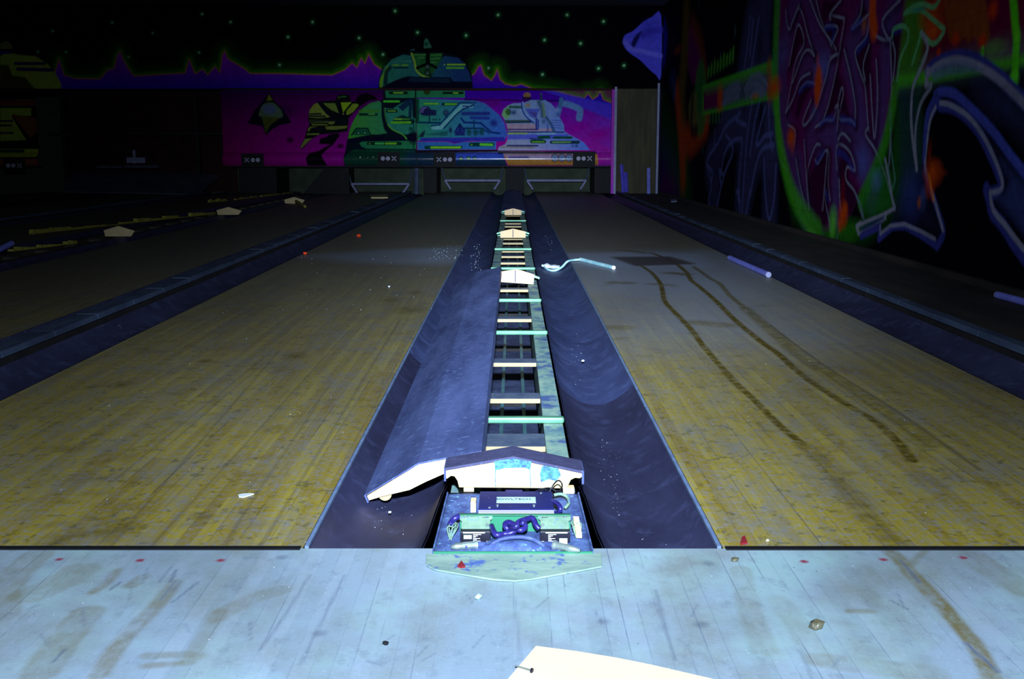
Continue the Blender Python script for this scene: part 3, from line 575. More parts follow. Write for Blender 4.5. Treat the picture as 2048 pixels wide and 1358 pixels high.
# ---------------------------------------------------------------- right wall
ys=[]; y=-6.0
while y<3.2: ys.append(y); y+=.25
zc=lambda y:(y-CY)
y=3.2
while y<16.5: ys.append(y); y+=max(.006,1.35*(y-CY)**2/(F*XR))
ys.append(16.5)
rw=Canvas(ys,np.concatenate([np.arange(-.05,3.0,.0062),[3.0]]),lambda px,py:(lambda p:(p[1],p[2]))(onX(px,py,XR)),(9,8,16))
def graffiti(c):
    LV=(150,146,166); LVd=(44,42,112); BL=(60,60,140); GR=(74,176,28); OR=(214,74,8); MG=(98,18,84)
    st=lambda pts,w,col,a=1,soft=.01,sm=4,cl=False: c.stroke(pts,w,col,a,soft,sm,cl)
    po=lambda pts,col,a=1,soft=.02,sm=0: c.poly(pts,col,a,soft,sm)
    bl=lambda p,rs,rt,col,a=1,pw=1.: c.blob(p,rs,rt,col,a,pw)
    # planet remainder at the corner
    po([(1320,28),(1330,34),(1336,70),(1330,125),(1322,152)],(48,40,190),.8,.1)
    # far figure
    po([(1313,255),(1330,270),(1350,310),(1368,395),(1313,400)],(60,8,120),.9,.3); po([(1313,360),(1350,330),(1362,398),(1313,398)],(120,10,90),.6,.4)
    st([(1318,200),(1325,250),(1345,300),(1360,330),(1372,400)],.5,(20,90,30),.6,.4)
    bl((1345,160),.55,.22,(40,60,110),.9); bl((1350,185),.4,.2,(60,100,160),.6)
    po([(1376,60),(1384,48),(1394,70),(1402,110),(1400,165),(1384,165),(1374,120)],(110,8,90),1,.08,3)
    st([(1372,30),(1368,120),(1362,200),(1366,280),(1366,355)],.35,(120,90,20),.75,.3); st([(1384,45),(1402,90),(1410,150)],.12,(140,60,10),.6,.15)
    st([(1354,190),(1360,260),(1366,350)],.2,OR,.75,.2); st([(1366,280),(1382,280),(1402,255),(1412,240)],.22,OR,.75,.2); bl((1355,100),.5,.1,OR,.5)
    po([(1392,150),(1402,118),(1410,140),(1412,190),(1408,260),(1394,270),(1390,200)],(44,120,50),.85,.1,3); po([(1378,205),(1392,180),(1394,240),(1386,262),(1378,240)],(120,110,50),.8,.12,3)
    st([(1385,200),(1383,258),(1393,262)],.08,(14,20,20),.8,.1)
    # thin far spikes and stars
    for x,y,l in [(1470,62,12),(1441,112,10),(1406,300,8),(1398,10,10)]: st([(x,y-l/2),(x,y+l/2)],.03,(70,110,110),.6,.03,0)
    for i in range(9):
        x=1416+i*6.2; y=150-i*4.2; st([(x,y),(x+1,y-9-(i%3)*3)],.05,(80,170,40),.8,.05,0)
        if i<8: st([(x-3,231-i*1.2),(x-3,243-i)],.045,(60,130,60),.7,.05,0)
    # left letter strokes
    for pts,wd in [([(1500,42),(1492,90),(1484,150)],.3),([(1520,10),(1505,90),(1500,150)],.25),([(1535,0),(1530,120),(1540,230)],.22),([(1508,170),(1500,260),(1486,340),(1482,430)],.45),
                   ([(1475,240),(1450,262),(1430,310),(1418,330),(1430,380),(1424,420)],.35),([(1545,200),(1542,300),(1538,440)],.4),([(1545,292),(1520,305),(1505,340),(1490,420)],.22),([(1450,250),(1470,232),(1490,262)],.2)]:
        st(pts,wd,(62,58,100),.72,.2)
    for pts in [[(1500,36),(1496,80),(1486,150)],[(1506,40),(1500,110)],[(1518,36),(1500,150)],[(1480,225),(1473,240),(1492,250)],[(1473,234),(1452,252),(1436,285),(1414,320),(1418,345),(1423,372),(1417,400),(1425,424)],
                [(1440,360),(1448,310),(1462,285),(1480,278),(1484,290),(1478,360),(1480,430)],[(1452,270),(1466,300),(1448,350),(1432,420)],[(1495,140),(1508,170),(1500,230),(1492,300),(1484,430),(1491,432),(1500,380)],
                [(1520,200),(1508,250),(1500,310)],[(1530,215),(1516,270),(1512,290),(1520,285),(1530,272),(1545,268)],[(1548,290),(1525,298),(1512,330),(1500,390)],[(1528,320),(1530,380),(1538,440),(1548,395),(1552,330)],
                [(1442,370),(1438,340),(1446,350)],[(1472,385),(1478,380),(1476,395),(1480,402)],[(1540,160),(1538,250),(1545,300)],[(1430,262),(1428,300)],[(1414,330),(1425,345),(1422,365)]]:
        st(pts,.02,(92,96,160),.8,.03)
    # green band with grey swirls
    po([(1405,171),(1548,120),(1550,196),(1405,231)],GR,.85,.04); po([(1408,181),(1542,138),(1542,186),(1408,220)],(74,56,108),.85,.08)
    po([(1407,182),(1440,173),(1440,214),(1407,221)],(112,14,78),1,.06); po([(1435,176),(1445,172),(1445,216),(1435,219)],OR,.9,.12)
    po([(1410,181),(1545,132),(1545,145),(1410,190)],(84,150,30),.5,.08)
    for pts in [[(1450,200),(1462,185),(1480,178)],[(1448,190),(1460,175),(1478,168)],[(1492,195),(1500,175),(1516,168),(1530,185)],[(1490,180),(1500,160),(1518,152),(1535,170)],[(1500,195),(1512,182),(1524,190)],[(1445,208),(1462,198),(1478,192)]]: st(pts,.03,(112,118,150),.8,.04)
    st([(1538,135),(1539,188)],.08,(150,90,30),.7,.1,0); bl((1510,192),.25,.05,(190,110,20),.8)
    # big egg
    egg=[(1553,-20),(1550,60),(1550,140),(1552,230),(1562,310),(1580,380),(1605,430),(1640,462),(1668,462),(1700,430),(1728,370),(1755,310),(1778,240),(1792,170),(1812,80),(1826,-20)]
    po([(1556,300),(1590,395),(1640,474),(1700,480),(1735,440),(1770,330),(1800,180),(1840,175),(1845,330),(1800,420),(1730,485),(1640,480),(1585,440)],(26,84,22),.8,.15)
    po(egg,MG,1,.04)
    def mott(pts,w,a=.55): st(pts,w,(78,58,120),a,.13)
    mott([(1600,-10),(1575,60),(1562,150),(1572,260),(1600,380),(1630,450)],.22); mott([(1620,0),(1632,70),(1660,130),(1650,190),(1620,280)],.16)
    mott([(1605,130),(1640,140),(1645,160)],.16); mott([(1735,20),(1712,70),(1698,110),(1712,180),(1725,260),(1730,330),(1745,380)],.13,.7); mott([(1775,60),(1770,140),(1758,250),(1752,290)],.12,.7)
    mott([(1640,300),(1665,262),(1690,255),(1720,300),(1725,330)],.12,.7); mott([(1675,270),(1672,350),(1668,440)],.07,.8); mott([(1600,330),(1600,400),(1640,460)],.08,.5); mott([(1790,20),(1775,60)],.12,.6)
    bl((1645,135),.35,.16,(96,104,190),.6); bl((1725,325),.25,.16,(90,100,190),.6); bl((1628,225),.2,.1,(90,90,170),.6); bl((1565,110),.5,.2,(76,80,150),.5)
    # dark pockets
    for pts in [[(1597,55),(1585,100),(1576,150),(1590,120),(1600,90),(1608,88)],[(1645,0),(1660,0),(1680,5),(1658,35),(1646,40)],[(1655,48),(1685,38),(1675,60),(1668,85),(1652,60)],[(1724,10),(1735,30),(1708,55),(1715,30)],
                [(1710,100),(1735,70),(1742,90),(1740,160),(1728,170),(1715,130)],[(1620,175),(1605,165),(1598,190),(1590,230),(1596,236),(1612,195)],[(1672,140),(1655,210),(1640,250),(1660,235),(1685,180)],[(1685,180),(1700,230),(1712,245),(1690,238),(1680,200)],
                [(1780,80),(1792,60),(1805,60),(1798,110),(1788,150),(1782,110)],[(1640,310),(1655,300),(1655,440),(1635,450),(1617,380),(1620,350)],[(1680,300),(1700,310),(1695,335),(1698,360),(1712,400),(1700,430),(1685,425),(1680,380)]]:
        po(pts,(58,4,46),.95,.05,3)
    for pts in [[(1632,0),(1642,40),(1665,98)],[(1620,0),(1640,50),(1672,100),(1660,115)],[(1660,30),(1684,36),(1688,42),(1680,90)],[(1682,0),(1660,28),(1661,40)],[(1651,52),(1670,52),(1675,60),(1662,90)],
                [(1724,0),(1720,30),(1703,58),(1738,28),(1742,20)],[(1738,40),(1732,75),(1710,104),(1722,150),(1730,175),(1735,240),(1738,262)],[(1680,96),(1670,150),(1655,215),(1640,252)],[(1688,100),(1700,150),(1710,210),(1709,248)],
                [(1630,255),(1650,240),(1668,236),(1682,178),(1686,190),(1678,236),(1700,240),(1710,250)],[(1670,216),(1676,212),(1674,260)],[(1676,108),(1660,120),(1650,160),(1630,220),(1610,250),(1606,240),(1622,200)],
                [(1571,20),(1578,60),(1595,18),(1605,30),(1615,70),(1628,110)],[(1578,130),(1595,50),(1608,85),(1592,120),(1580,180),(1572,225)],[(1585,165),(1605,110),(1618,100),(1628,112)],[(1598,182),(1612,165),(1632,168)],
                [(1571,225),(1585,200),(1600,160),(1616,148),(1620,146)],[(1576,250),(1590,262),(1588,290)],[(1742,50),(1750,70),(1770,80),(1785,75)],[(1800,0),(1765,40),(1775,76),(1784,75),(1786,58),(1812,52),(1816,72),(1800,130),(1792,175)],
                [(1780,78),(1783,180),(1780,280),(1778,330)],[(1785,85),(1790,110),(1786,160)],[(1740,150),(1745,240),(1749,275),(1755,200),(1752,120)],[(1736,255),(1731,270),(1750,300),(1770,350),(1788,416),(1790,412)],
                [(1730,160),(1726,130),(1738,90)],[(1640,290),(1632,290),(1620,320),(1614,350),(1616,390),(1620,430)],[(1630,320),(1636,326),(1650,302),(1658,310),(1656,360),(1660,400)],[(1674,340),(1672,300),(1680,288),(1700,305),(1710,340),(1694,334),(1692,360),(1710,385),(1725,435)],
                [(1676,280),(1682,268),(1690,270),(1700,282)],[(1652,380),(1650,400),(1658,440),(1664,470)],[(1678,360),(1680,410),(1682,430),(1674,476)],[(1592,320),(1600,370),(1615,430),(1620,450)],[(1608,280),(1612,350),(1618,420)],
                [(1645,420),(1655,300)],[(1560,320),(1575,345)],[(1598,10),(1582,50)],[(1625,455),(1622,462),(1630,464)]]:
        st([(x+3,y+3) for x,y in pts],.05,(40,4,34),.5,.04)
        st(pts,.011,(140,138,168),.75,.012)
    for pts in [[(1651,55),(1668,56),(1664,80)],[(1704,58),(1722,40)],[(1735,78),(1714,102)],[(1598,184),(1614,168),(1632,170)],[(1640,248),(1655,238),(1668,238)],[(1682,238),(1700,242),(1710,248)],[(1674,305),(1690,312),(1706,340)],[(1632,326),(1648,304)],[(1786,64),(1800,56),(1812,60)],[(1652,385),(1656,400)]]:
        st(pts,.022,(40,52,150),.6,.03)
    # egg green rims
    st([(1555,-10),(1551,100),(1550,200)],.12,(60,150,40),.8,.1); st([(1553,200),(1556,260),(1566,320),(1582,380),(1605,425),(1636,466)],.1,GR,.85,.09)
    st([(1790,178),(1780,240),(1765,300),(1745,350),(1722,400)],.07,(60,150,24),.8,.06); po([(1720,395),(1745,340),(1765,310),(1785,380),(1790,410),(1750,430),(1725,435)],(40,120,40),.6,.07); bl((1752,360),.16,.1,(100,130,190),.55)
    po([(1604,420),(1640,455),(1660,462),(1700,440),(1740,450),(1700,485),(1640,476)],(50,130,24),.7,.09); bl((1666,440),.14,.14,(110,210,60),.95); bl((1618,465),.12,.05,(90,190,40),.8); bl((1664,462),.1,.1,(100,200,50),.8)
    bl((1686,428),.15,.13,OR,1.3); bl((1685,390),.08,.18,(150,20,30),.6); st([(1690,420),(1680,448)],.05,OR,.8,.05,0)
    bl((1636,168),.16,.16,OR,1.4); st([(1637,150),(1634,195)],.07,OR,.9,.06,0); st([(1635,120),(1636,150)],.04,OR,.4,.05,0); bl((1582,275),.2,.12,OR,1.3); bl((1585,292),.1,.1,OR,.6); st([(1746,-5),(1744,30),(1748,60)],.08,OR,.95,.06,0); bl((1548,175),.35,.14,OR,1.1); bl((1728,50),.08,.08,(190,100,50),.7)
    # black field to the right of the egg
    po([(1815,-20),(2070,-20),(2070,120),(1792,176)],(96,6,46),1,.03)
    po([(1800,140),(2060,70),(2060,128),(1794,180)],(90,110,110),.6,.14); po([(1812,-10),(1850,-10),(1852,60),(1840,120),(1830,168),(1793,176)],(60,130,30),.85,.1)
    po([(1795,152),(2060,108),(2060,128),(1793,177)],GR,.85,.04); bl((1985,98),.2,.06,(100,160,70),.7)
    bl((1866,28),.28,.13,(190,70,10),1.3); bl((1868,58),.17,.09,(240,90,20),1.3); bl((1885,30),.35,.2,(130,40,14),.8)
    for i in range(9):
        x=1893+i*9; st([(x,6),(x+4+i%3,40),(x+9,72-(i%2)*6)],.035,(140,70,14),.75,.03)
    for x,y,rs,rt in [(1911,78,.08,.05),(1964,82,.07,.05),(1985,20,.08,.07),(1877,105,.05,.04)]: bl((x,y),rs,rt,(190,50,8),1.3)
    st([(2026,-5),(2030,50),(2033,75),(2029,150)],.04,(80,200,20),.95,.03,0); bl((2027,160),.07,.06,(100,230,30),1.3); bl((2033,72),.05,.05,(110,220,40),.9); st([(1965,100),(1962,125)],.02,(90,190,40),.8,.02,0)
    for pts in [[(1808,28),(1828,12),(1845,9),(1868,14),(1880,-5)],[(1812,24),(1840,20),(1862,36),(1880,52),(1888,62),(1866,88),(1842,66),(1840,75),(1824,128)],[(1784,72),(1788,58),(1806,52),(1816,62),(1814,84),(1800,118),(1794,160)],[(1856,80),(1854,100),(1838,140),(1828,172)]]: st(pts,.016,(96,170,110),.9,.015)
    po([(1825,20),(1850,14),(1850,18),(1830,24)],(30,110,120),.8,.03)
    # tall leg, left of arch
    po([(1800,178),(1835,176),(1842,300),(1850,400),(1880,460),(1785,440),(1800,350)],(36,40,78),.6,.16); bl((1822,390),.25,.22,(56,66,140),.7); bl((1815,260),.1,.2,(30,70,40),.5); bl((1846,395),.08,.1,(80,90,150),.7)
    st([(1843,66),(1855,95),(1840,140),(1826,172),(1822,220),(1824,270),(1833,338)],.022,LV,.85,.015); st([(1833,338),(1830,270),(1840,210),(1862,172),(1855,170)],.018,LV,.8,.015)
    # thick blue arch
    st([(1855,142),(1870,128),(1892,118),(1918,113),(1945,118),(1970,132),(2000,155),(2030,185),(2060,215)],.058,BL,1,.02); st([(1858,146),(1880,128),(1915,120),(1950,130),(1985,150),(2020,180),(2060,220)],.028,LV,.9,.02)
    po([(1862,142),(1885,126),(1915,121),(1945,128),(1965,140),(1945,145),(1900,150),(1866,160)],(96,112,150),.7,.03)
    st([(1855,142),(1852,168)],.03,LV,.9,.02,0)
    bl((2000,205),.5,.16,(44,46,86),.5); po([(1950,150),(1990,165),(2060,240),(2060,300),(1990,215),(1940,175)],(50,56,96),.5,.12)
    # inner arch
    st([(1870,215),(1858,240),(1850,290),(1848,330),(1855,360),(1868,400),(1884,450),(1886,470),(1874,492)],.035,BL,.95,.02); st([(1871,214),(1860,240),(1853,290),(1850,330),(1858,365),(1870,405),(1886,462)],.016,LV,.9,.014)
    st([(1870,190),(1880,184),(1895,184),(1915,192),(1950,225),(1985,262),(2020,310),(2060,360)],.035,(72,80,176),1,.02); st([(1848,310),(1852,240),(1862,210),(1874,190)],.03,(66,72,160),.9,.02)
    st([(1872,192),(1880,212),(1900,214),(1930,232),(1960,268),(1985,320),(2000,358),(2001,374),(1990,384),(1978,386)],.045,BL,1,.02); st([(1880,206),(1900,210),(1935,232),(1965,270),(1990,320),(2004,362),(2000,380),(1980,386)],.016,LV,.9,.014)
    st([(1972,378),(1978,400),(1984,425),(2005,450),(2030,490),(2060,530)],.055,BL,1,.02,3); st([(1980,386),(1986,420),(2010,450),(2040,490),(2060,510)],.018,LV,.9,.014,3)
    po([(1990,395),(2010,386),(2020,360),(2000,320),(2060,380),(2060,480),(2020,430)],(64,72,132),.75,.07); po([(1960,250),(2000,300),(2030,350),(2060,390),(2060,420),(2010,350)],(44,48,90),.4,.1)
    # foot
    st([(1770,318),(1785,400),(1789,416),(1770,428),(1735,442),(1715,452),(1718,468)],.016,LV,.9,.012,0); st([(1769,426),(1771,436),(1745,454),(1716,468),(1712,452),(1722,444)],.014,LV,.85,.012,0)
    st([(1722,472),(1745,460),(1760,452),(1757,478),(1766,470),(1785,453),(1810,452),(1840,468),(1874,492),(1884,474)],.035,BL,1,.016,0); st([(1760,452),(1760,468),(1780,452),(1808,448),(1840,462),(1870,478)],.014,LV,.8,.012,0)
    st([(1775,330),(1784,380),(1790,360),(1782,300),(1780,220)],.012,(80,130,110),.8,.012,0); st([(1728,440),(1722,410),(1712,390)],.012,(90,130,130),.7,.012,0)
    po([(1720,455),(1768,432),(1768,440),(1724,464)],(40,50,110),.8,.03)
    bl((1866,345),.18,.1,(190,66,8),1.4); bl((1860,370),.1,.1,(190,60,8),1); bl((1858,310),.05,.12,(150,40,6),.7); bl((1880,345),.13,.03,(150,50,6),.8); st([(1858,350),(1866,400)],.014,(240,120,30),.9,.012)
    bl((1838,405),.04,.05,(200,90,10),.9)
graffiti(rw)
# dark untouched band low on the wall and floor grime stays paint-black
grid_obj('wall_right',rw,lambda S,T:np.stack([0*S+XR,S,T],-1),M['blockmural'],thick=-.15,kind='structure')
MB().box((XR-.03,-6,0),(XR+.001,16.4,.035)).build('baseboard_right',M['ledge'])['kind']='structure'

# door bay at the right end of the back wall --------------------------------
dx0,dx1=onY(1232,300,YB)[0],onY(1312,300,YB)[0]
MB().box((dx0,YB+.06,-.02),(dx1,YB+.12,1.7)).build('door_1',M['doorwood'])['kind']='structure'
MB().box((dx0-.04,YB-.05,0),(dx0,YB+.12,1.72)).build('trim_1',M['trim'])['kind']='structure'
MB().box((dx1,YB-.05,-.02),(dx1+.035,YB+.12,1.78)).build('trim_2',M['trim'])['kind']='structure'
MB().box((mx(1222),YB-.06,.0),(dx0-.04,YB+.02,1.68)).build('trim_3',M['pinkboard'])['kind']='structure'
# side boards between the last gutter and the right wall
MB().box((1.745,0,-.32),(XR,YB+.06,0.0)).build('trim_4',M['ledge'])['kind']='structure'

# ================================================================== LANES
def stain_canvas(x0,x1,near):
    if near: s=np.linspace(x0,x1,230); t=np.concatenate([[0.0],py_rows(1095,384,-1.6),[17.4]])
    else: s=np.linspace(x0,x1,30); t=np.linspace(0,17.4,60)
    t=np.unique(t); return Canvas(s,t,lambda x,y:gnd(x,y)[:2],None)
LANEZ=-.3
def lane(x0,x1,label,near,paint=None,group=None):
    e=empty('bowling_lane',((x0+x1)/2,0,LANEZ),label,'bowling lane',group)
    c=stain_canvas(x0,x1,near)
    if paint: paint(c)
    c.c=np.clip(c.c,0,1)
    grid_obj('lane_surface',c,lambda S,T:np.stack([S,T,0*S],-1),M['lane'],parent=e)
    MB().box((x0,0,LANEZ-.02),(x1,17.4,-.003)).build('lane_bed',M['darkwood'],e)
    return e
def right_paint(c):
    tr=R_
    c.poly([(1150,510),(1420,505),(1600,600),(1640,680),(1230,680),(1160,560)],G_,.5,1.1); c.poly([(1150,512),(1400,505),(1500,560),(1480,590),(1180,580),(1140,545)],G_,.35,.6); c.poly([(1120,507),(1300,503),(1400,508),(1420,535),(1150,535)],G_,.5,.15)
    c.stroke([(1270,528),(1285,533),(1305,547),(1320,566),(1325,582),(1329,601),(1342,617),(1378,654),(1405,690),(1436,727),(1470,765),(1509,800),(1557,849),(1606,888)],.018,tr,1,.006,5)
    c.stroke([(1606,888),(1660,940),(1740,1040),(1800,1095)],.03,tr,.5,.02,3)
    c.stroke([(1300,505),(1335,518),(1353,528),(1373,545),(1382,560),(1397,572),(1431,601),(1470,640),(1523,684),(1557,708),(1606,752),(1679,800),(1752,844),(1800,890),(1825,922)],.018,tr,1,.008,5)
    c.stroke([(1387,533),(1421,557),(1440,568),(1460,591),(1489,615)],.014,tr,.7,.012,5)
    c.stroke([(1489,615),(1557,674),(1596,708),(1679,761),(1752,810),(1860,890)],.03,tr,.55,.02,5); c.stroke([(1540,650),(1640,725),(1790,820),(1960,940)],.006,B_,.5,.006,4)
    c.poly([(1222,514),(1340,513),(1392,528),(1270,532)],B_,.75,.05); c.stroke([(1240,500),(1270,503),(1290,506)],.03,tr,.6,.05); c.poly([(1345,545),(1380,550)]+[(1365,552)],tr,.4,.03)
    c.stroke([(1340,546),(1368,548)],.05,tr,.6,.05); c.stroke([(1230,565),(1255,566)],.05,tr,.5,.05); c.stroke([(1305,568),(1338,570)],.04,tr,.4,.04)
    c.stroke([(1395,645),(1450,650)],.06,tr,.4,.06); c.stroke([(1210,655),(1240,655)],.06,tr,.4,.05)
    for i in range(45):
        x=random.uniform(1180,1900); y=random.uniform(560,1000); l=random.uniform(5,25); c.stroke([(x,y),(x+l,y+random.uniform(-2,2))],.012,tr,.25,.02)
def left_paint(c):
    c.poly([(600,512),(760,500),(930,492),(925,520),(880,530),(700,524)],G_,.45,.3); c.poly([(840,500),(925,496),(900,525),(850,522)],G_,.5,.25)
    for x,y,w_ in [(590,712,.05),(410,722,.03),(820,620,.09),(780,600,.05),(830,585,.05),(240,770,.04),(550,860,.03),(220,1060,.06),(120,1080,.05)]: c.blob((x,y),w_,w_*1.6,R_,.7,.7)
    for i in range(70):
        x=random.uniform(60,850); y=random.uniform(540,1080); l=random.uniform(5,28); c.stroke([(x,y),(x+l,y+random.uniform(-2,2))],.01,R_,.25,.02)
    for a in [[(640,800),(505,1000),(450,1090)],[(560,700),(300,1000),(220,1095)],[(700,660),(480,900),(300,1095)],[(800,640),(640,900),(520,1095)]]: c.stroke(a,.002,B_,.35,.005)
lane(-1.4285,-.3685,'wide yellow wooden bowling lane left of the open ball return',True,left_paint)
lane(.3685,1.4285,'wide yellow wooden bowling lane with two winding dark trails, right of the ball return',True,right_paint)
lane(-2.96,-1.90,'dim brown lane beyond the raised blue divider on the left',True)
lane(-4.76,-3.70,'dark lane at far left beyond the broken yellow-edged ball return',False)
lane(-6.29,-5.23,'almost black lane fourth from the ball return on the left',False)
lane(-8.09,-7.03,'almost black outermost lane against the left darkness',False)

def gutter(xa,xb,label,depth=.058,joint=99,near=False):
    """concave channel from xa (lane side) to xb"""
    e=empty('gutter',((xa+xb)/2,0,-.32),label,'gutter')
    n=18
    for k,(ya,yb) in enumerate(((0.0,min(joint,17.4)),(joint,17.4)) if joint<17 else ((0.0,17.4),)):
        ys=list(np.arange(ya,yb-.1,.12 if k==0 and near else .3))+[yb]; mb=MB(); vs=[]; fs=[]
        for y in ys:
            xe=xb+(.0 if not near else 0)+(.012*max(0,1-y/.34)**.5*(1 if xb>0 else -1) if near else 0)
            for i in range(n+1):
                u=i/n; x=xa+(xe-xa)*u; sn=math.sin(math.pi*u)**.75
                z=-depth*sn
                if near: z+=.004*math.sin(y*2.3+u*3)*sn+(.006+.024*max(0,1-y/.45))*max(0,u-.86)/.14
                vs.append((x,y,z-.001-.0015*k*sn))
        for j in range(len(ys)-1):
            for i in range(n): fs.append((j*(n+1)+i,j*(n+1)+i+1,(j+1)*(n+1)+i+1,(j+1)*(n+1)+i))
        mb.add(vs,fs); o=mb.build('channel',M['gutter'] if near and k==1 else M['gutter_dark'],e,smooth=True)
        md=o.modifiers.new('thickness','SOLIDIFY'); md.thickness=.004; md.offset=0; md.use_rim=False
    for y in (.6,4,8,12,16.5): 
        b=MB().box((min(xa,xb)+.05,y,-.32),(max(xa,xb)-.05,y+.04,-depth-.006)).build('support_block',M['darkwood'],e)
    return e
gutter(.357,.1345,'dark blue curved gutter right of the ball return ladder',joint=1.37,near=True)
gutter(-.357,-.1345,'dark blue curved gutter left of the ladder, under the fallen cover',joint=1.9,near=True)
gutter(1.431,1.68,'dark gutter along the right side of the right lane')
gutter(-1.431,-1.655,'dark gutter along the left side of the left centre lane')
gutter(-1.898,-1.745,'narrow shadowed gutter hidden behind the raised blue divider')
gutter(-2.963,-3.184,'dark gutter left of the dim brown lane')
gutter(-3.697,-3.476,'dark gutter between the broken ball return and far left lane')
gutter(-4.763,-4.96,'black gutter on the outer side of the far left lane')
def divider(x0,x1,label):
    e=empty('gutter_divider',((x0+x1)/2,0,-.32),label,'divider')
    MB().box((x0+.012,0.0,-.32),(x1-.012,16.4,.028)).build('divider_board',M['darkwood'],e)
    mb=MB(); ys=np.linspace(-.0,16.4,40)
    for i in range(len(ys)-1):
        j=lambda k:.0025*math.sin(k*1.7)
        a,b=ys[i],ys[i+1]-.004; q=.004*random.random()
        mb.hexa([(x0,a,.024),(x1,a,.024),(x1,b,.024),(x0,b,.024),(x0+.006,a,.043+q),(x1-.006,a,.043+q),(x1-.006,b,.043+q),(x0+.006,b,.043+q)])
    mb.build('divider_cap',M['cap'],e)
divider(-1.755,-1.66,'raised blue-grey divider rail left of the left centre lane')
divider(1.684,1.742,'raised blue-grey divider rail in front of the graffiti wall')
divider(-5.03,-4.965,'black divider rail beyond the far left lane')
# black foul line strips
for x0,x1,lb in ((-1.43,-.372,'thin black foul line strip across the left lane'),(.372,1.43,'thin black foul line strip across the right lane')):
    tag(MB().box((x0,-.009,-.001),(x1,.006,.0025)).build('foul_line',M['black']),lb,'foul line')
# pale edge strips of the lanes along the centre gutters
for x,lb in ((-.3633,'thin blue edging strip between left lane and central gutter'),(.3633,'thin blue edging strip between right lane and central gutter')):
    tag(MB().box((x-.0035,.01,-.03),(x+.0035,17.3,.001)).build('edging_strip',M['edge']),lb,'edging strip')

# ================================================================== BALL RETURN LADDER
X0,X1=.078,.128
e=empty('ball_return_frame',(0,0.25,-.32),'long ladder-like wooden ball return frame between the two centre gutters','ball return')
for sx in (1,-1):
    MB().box((min(sx*X0,sx*X1),.24,-.12),(max(sx*X0,sx*X1),13.5,-.002)).build('side_rail',M['rail_wood'],e,bevel=.002)
    MB().box((min(sx*.09,sx*.125),.24,-.32),(max(sx*.09,sx*.125),16.4,-.12)).build('side_board',M['pitfloor'],e)
yy=lambda py,z=.0:gnd(CX,py,z)[1]
for i,py in enumerate([903,806,733,644,584,529,516,505,489,480,455,449,433,430]):
    y=yy(py,-.027); d=.075 if i else .12
    a=MB().box((-X0,y,-.026),(X0,y+d,-.014)).build('crosspiece',M['cross_wood'],e)
    MB().box((-X0,y-.003,-.027),(X0,y,-.0145)).build('crosspiece_edge',M['endgrain'],a)
for py in [843,667,602,538,499,471,442,426.5]:
    y=yy(py,.006); xa=-.131
    mb=MB().box((xa,y,.0),(.131,y+.024,.016))
    mb.build('crossbar',M['metal'],e,bevel=.005)
for x in (-.037,.037): MB().box((x-.006,.3,-.2),(x+.006,16.2,-.185)).build('track_rail',M['track'],e)
MB().box((-.089,.28,-.235),(.089,16.3,-.215)).build('track_bed',M['pitfloor'],e)
for i in range(14):
    y=.9+i*1.1; MB().box((-.085,y,-.214),(.085,y+.04,-.201)).build('track_tie',M['darkwood'],e)

# profile of the covers: peaked roof with short drop lips
def roof_profile(hw,rise,lip): return [(-hw,-lip),(-hw,0),(0,rise),(hw,0),(hw,-lip)]
def cover(name,xf,y0,y1,label,th=.0035,board=True,seg=1):
    """xf maps (u,w) profile coords -> (x,z)"""
    P=roof_profile(.133,.024,.018); e=empty(name,(xf(0,0)[0],y0,0),label,'ball return cover')
    mb=MB(); inner=[(-.133+th,-.018),(-.133+th,-th*.3),(0,.024-th),(.133-th,-th*.3),(.133-th,-.018)]
    loop=P+inner[::-1]; n=len(loop); vs=[]; fs=[]
    for y in (y0,y1):
        for u,w_ in loop: x,z=xf(u,w_); vs.append((x,y,z))
    fs=[(i,(i+1)%n,n+(i+1)%n,n+i) for i in range(n)]
    for k in range(4):
        fs.append((k,k+1,n-2-k,n-1-k)); fs.append((n+k,n+n-1-k,n+n-2-k,n+k+1))
    mb.add(vs,fs); o=mb.build('cover_skin',M['cover_skin'],e)
    return e
# tilted cover lying over the left gutter
PR=np.array([-.0647,.0784]); PL=np.array([-.309,-.0175]); cx_,cz_=(PR+PL)/2; ang=math.atan2(PR[1]-PL[1],PR[0]-PL[0])
xf=lambda u,w_:(cx_+u*math.cos(ang)*.985-w_*math.sin(ang),cz_+u*math.sin(ang)*.985+w_*math.cos(ang))
ec=cover('return_cover',xf,.355,4.02,'long dark blue peaked cover tipped sideways over the left gutter')
def board(parent,name,y,d,bottom,xf,mat):
    top=[(-.128,-.004),(0,.0195),(.128,-.004)]
    loop=top+bottom
    return MB().prism([(xf(u,w_)[0],y,xf(u,w_)[1]) for u,w_ in loop],(0,d,0)).build(name,mat,parent)
bot=[(.125,-.014),(.10,-.014),(.04,-.018),(0,-.020),(-.04,-.024),(-.10,-.016),(-.128,-.014)]
o=board(ec,'end_board',.358,.018,bot,xf,M['cream_clean']); o['label']='pale cream board closing the near end'
for yb in (1.5,2.7,3.95): board(ec,'rib_board',yb,.018,bot,xf,M['cream'])
# round knob showing under the cover
q=onY(770,988,.37); tag(MB().tube([(q[0],.368,q[2]),(q[0],.41,q[2])],.014,20).build('knob',M['cream'],ec),'round yellow peg under the low edge')
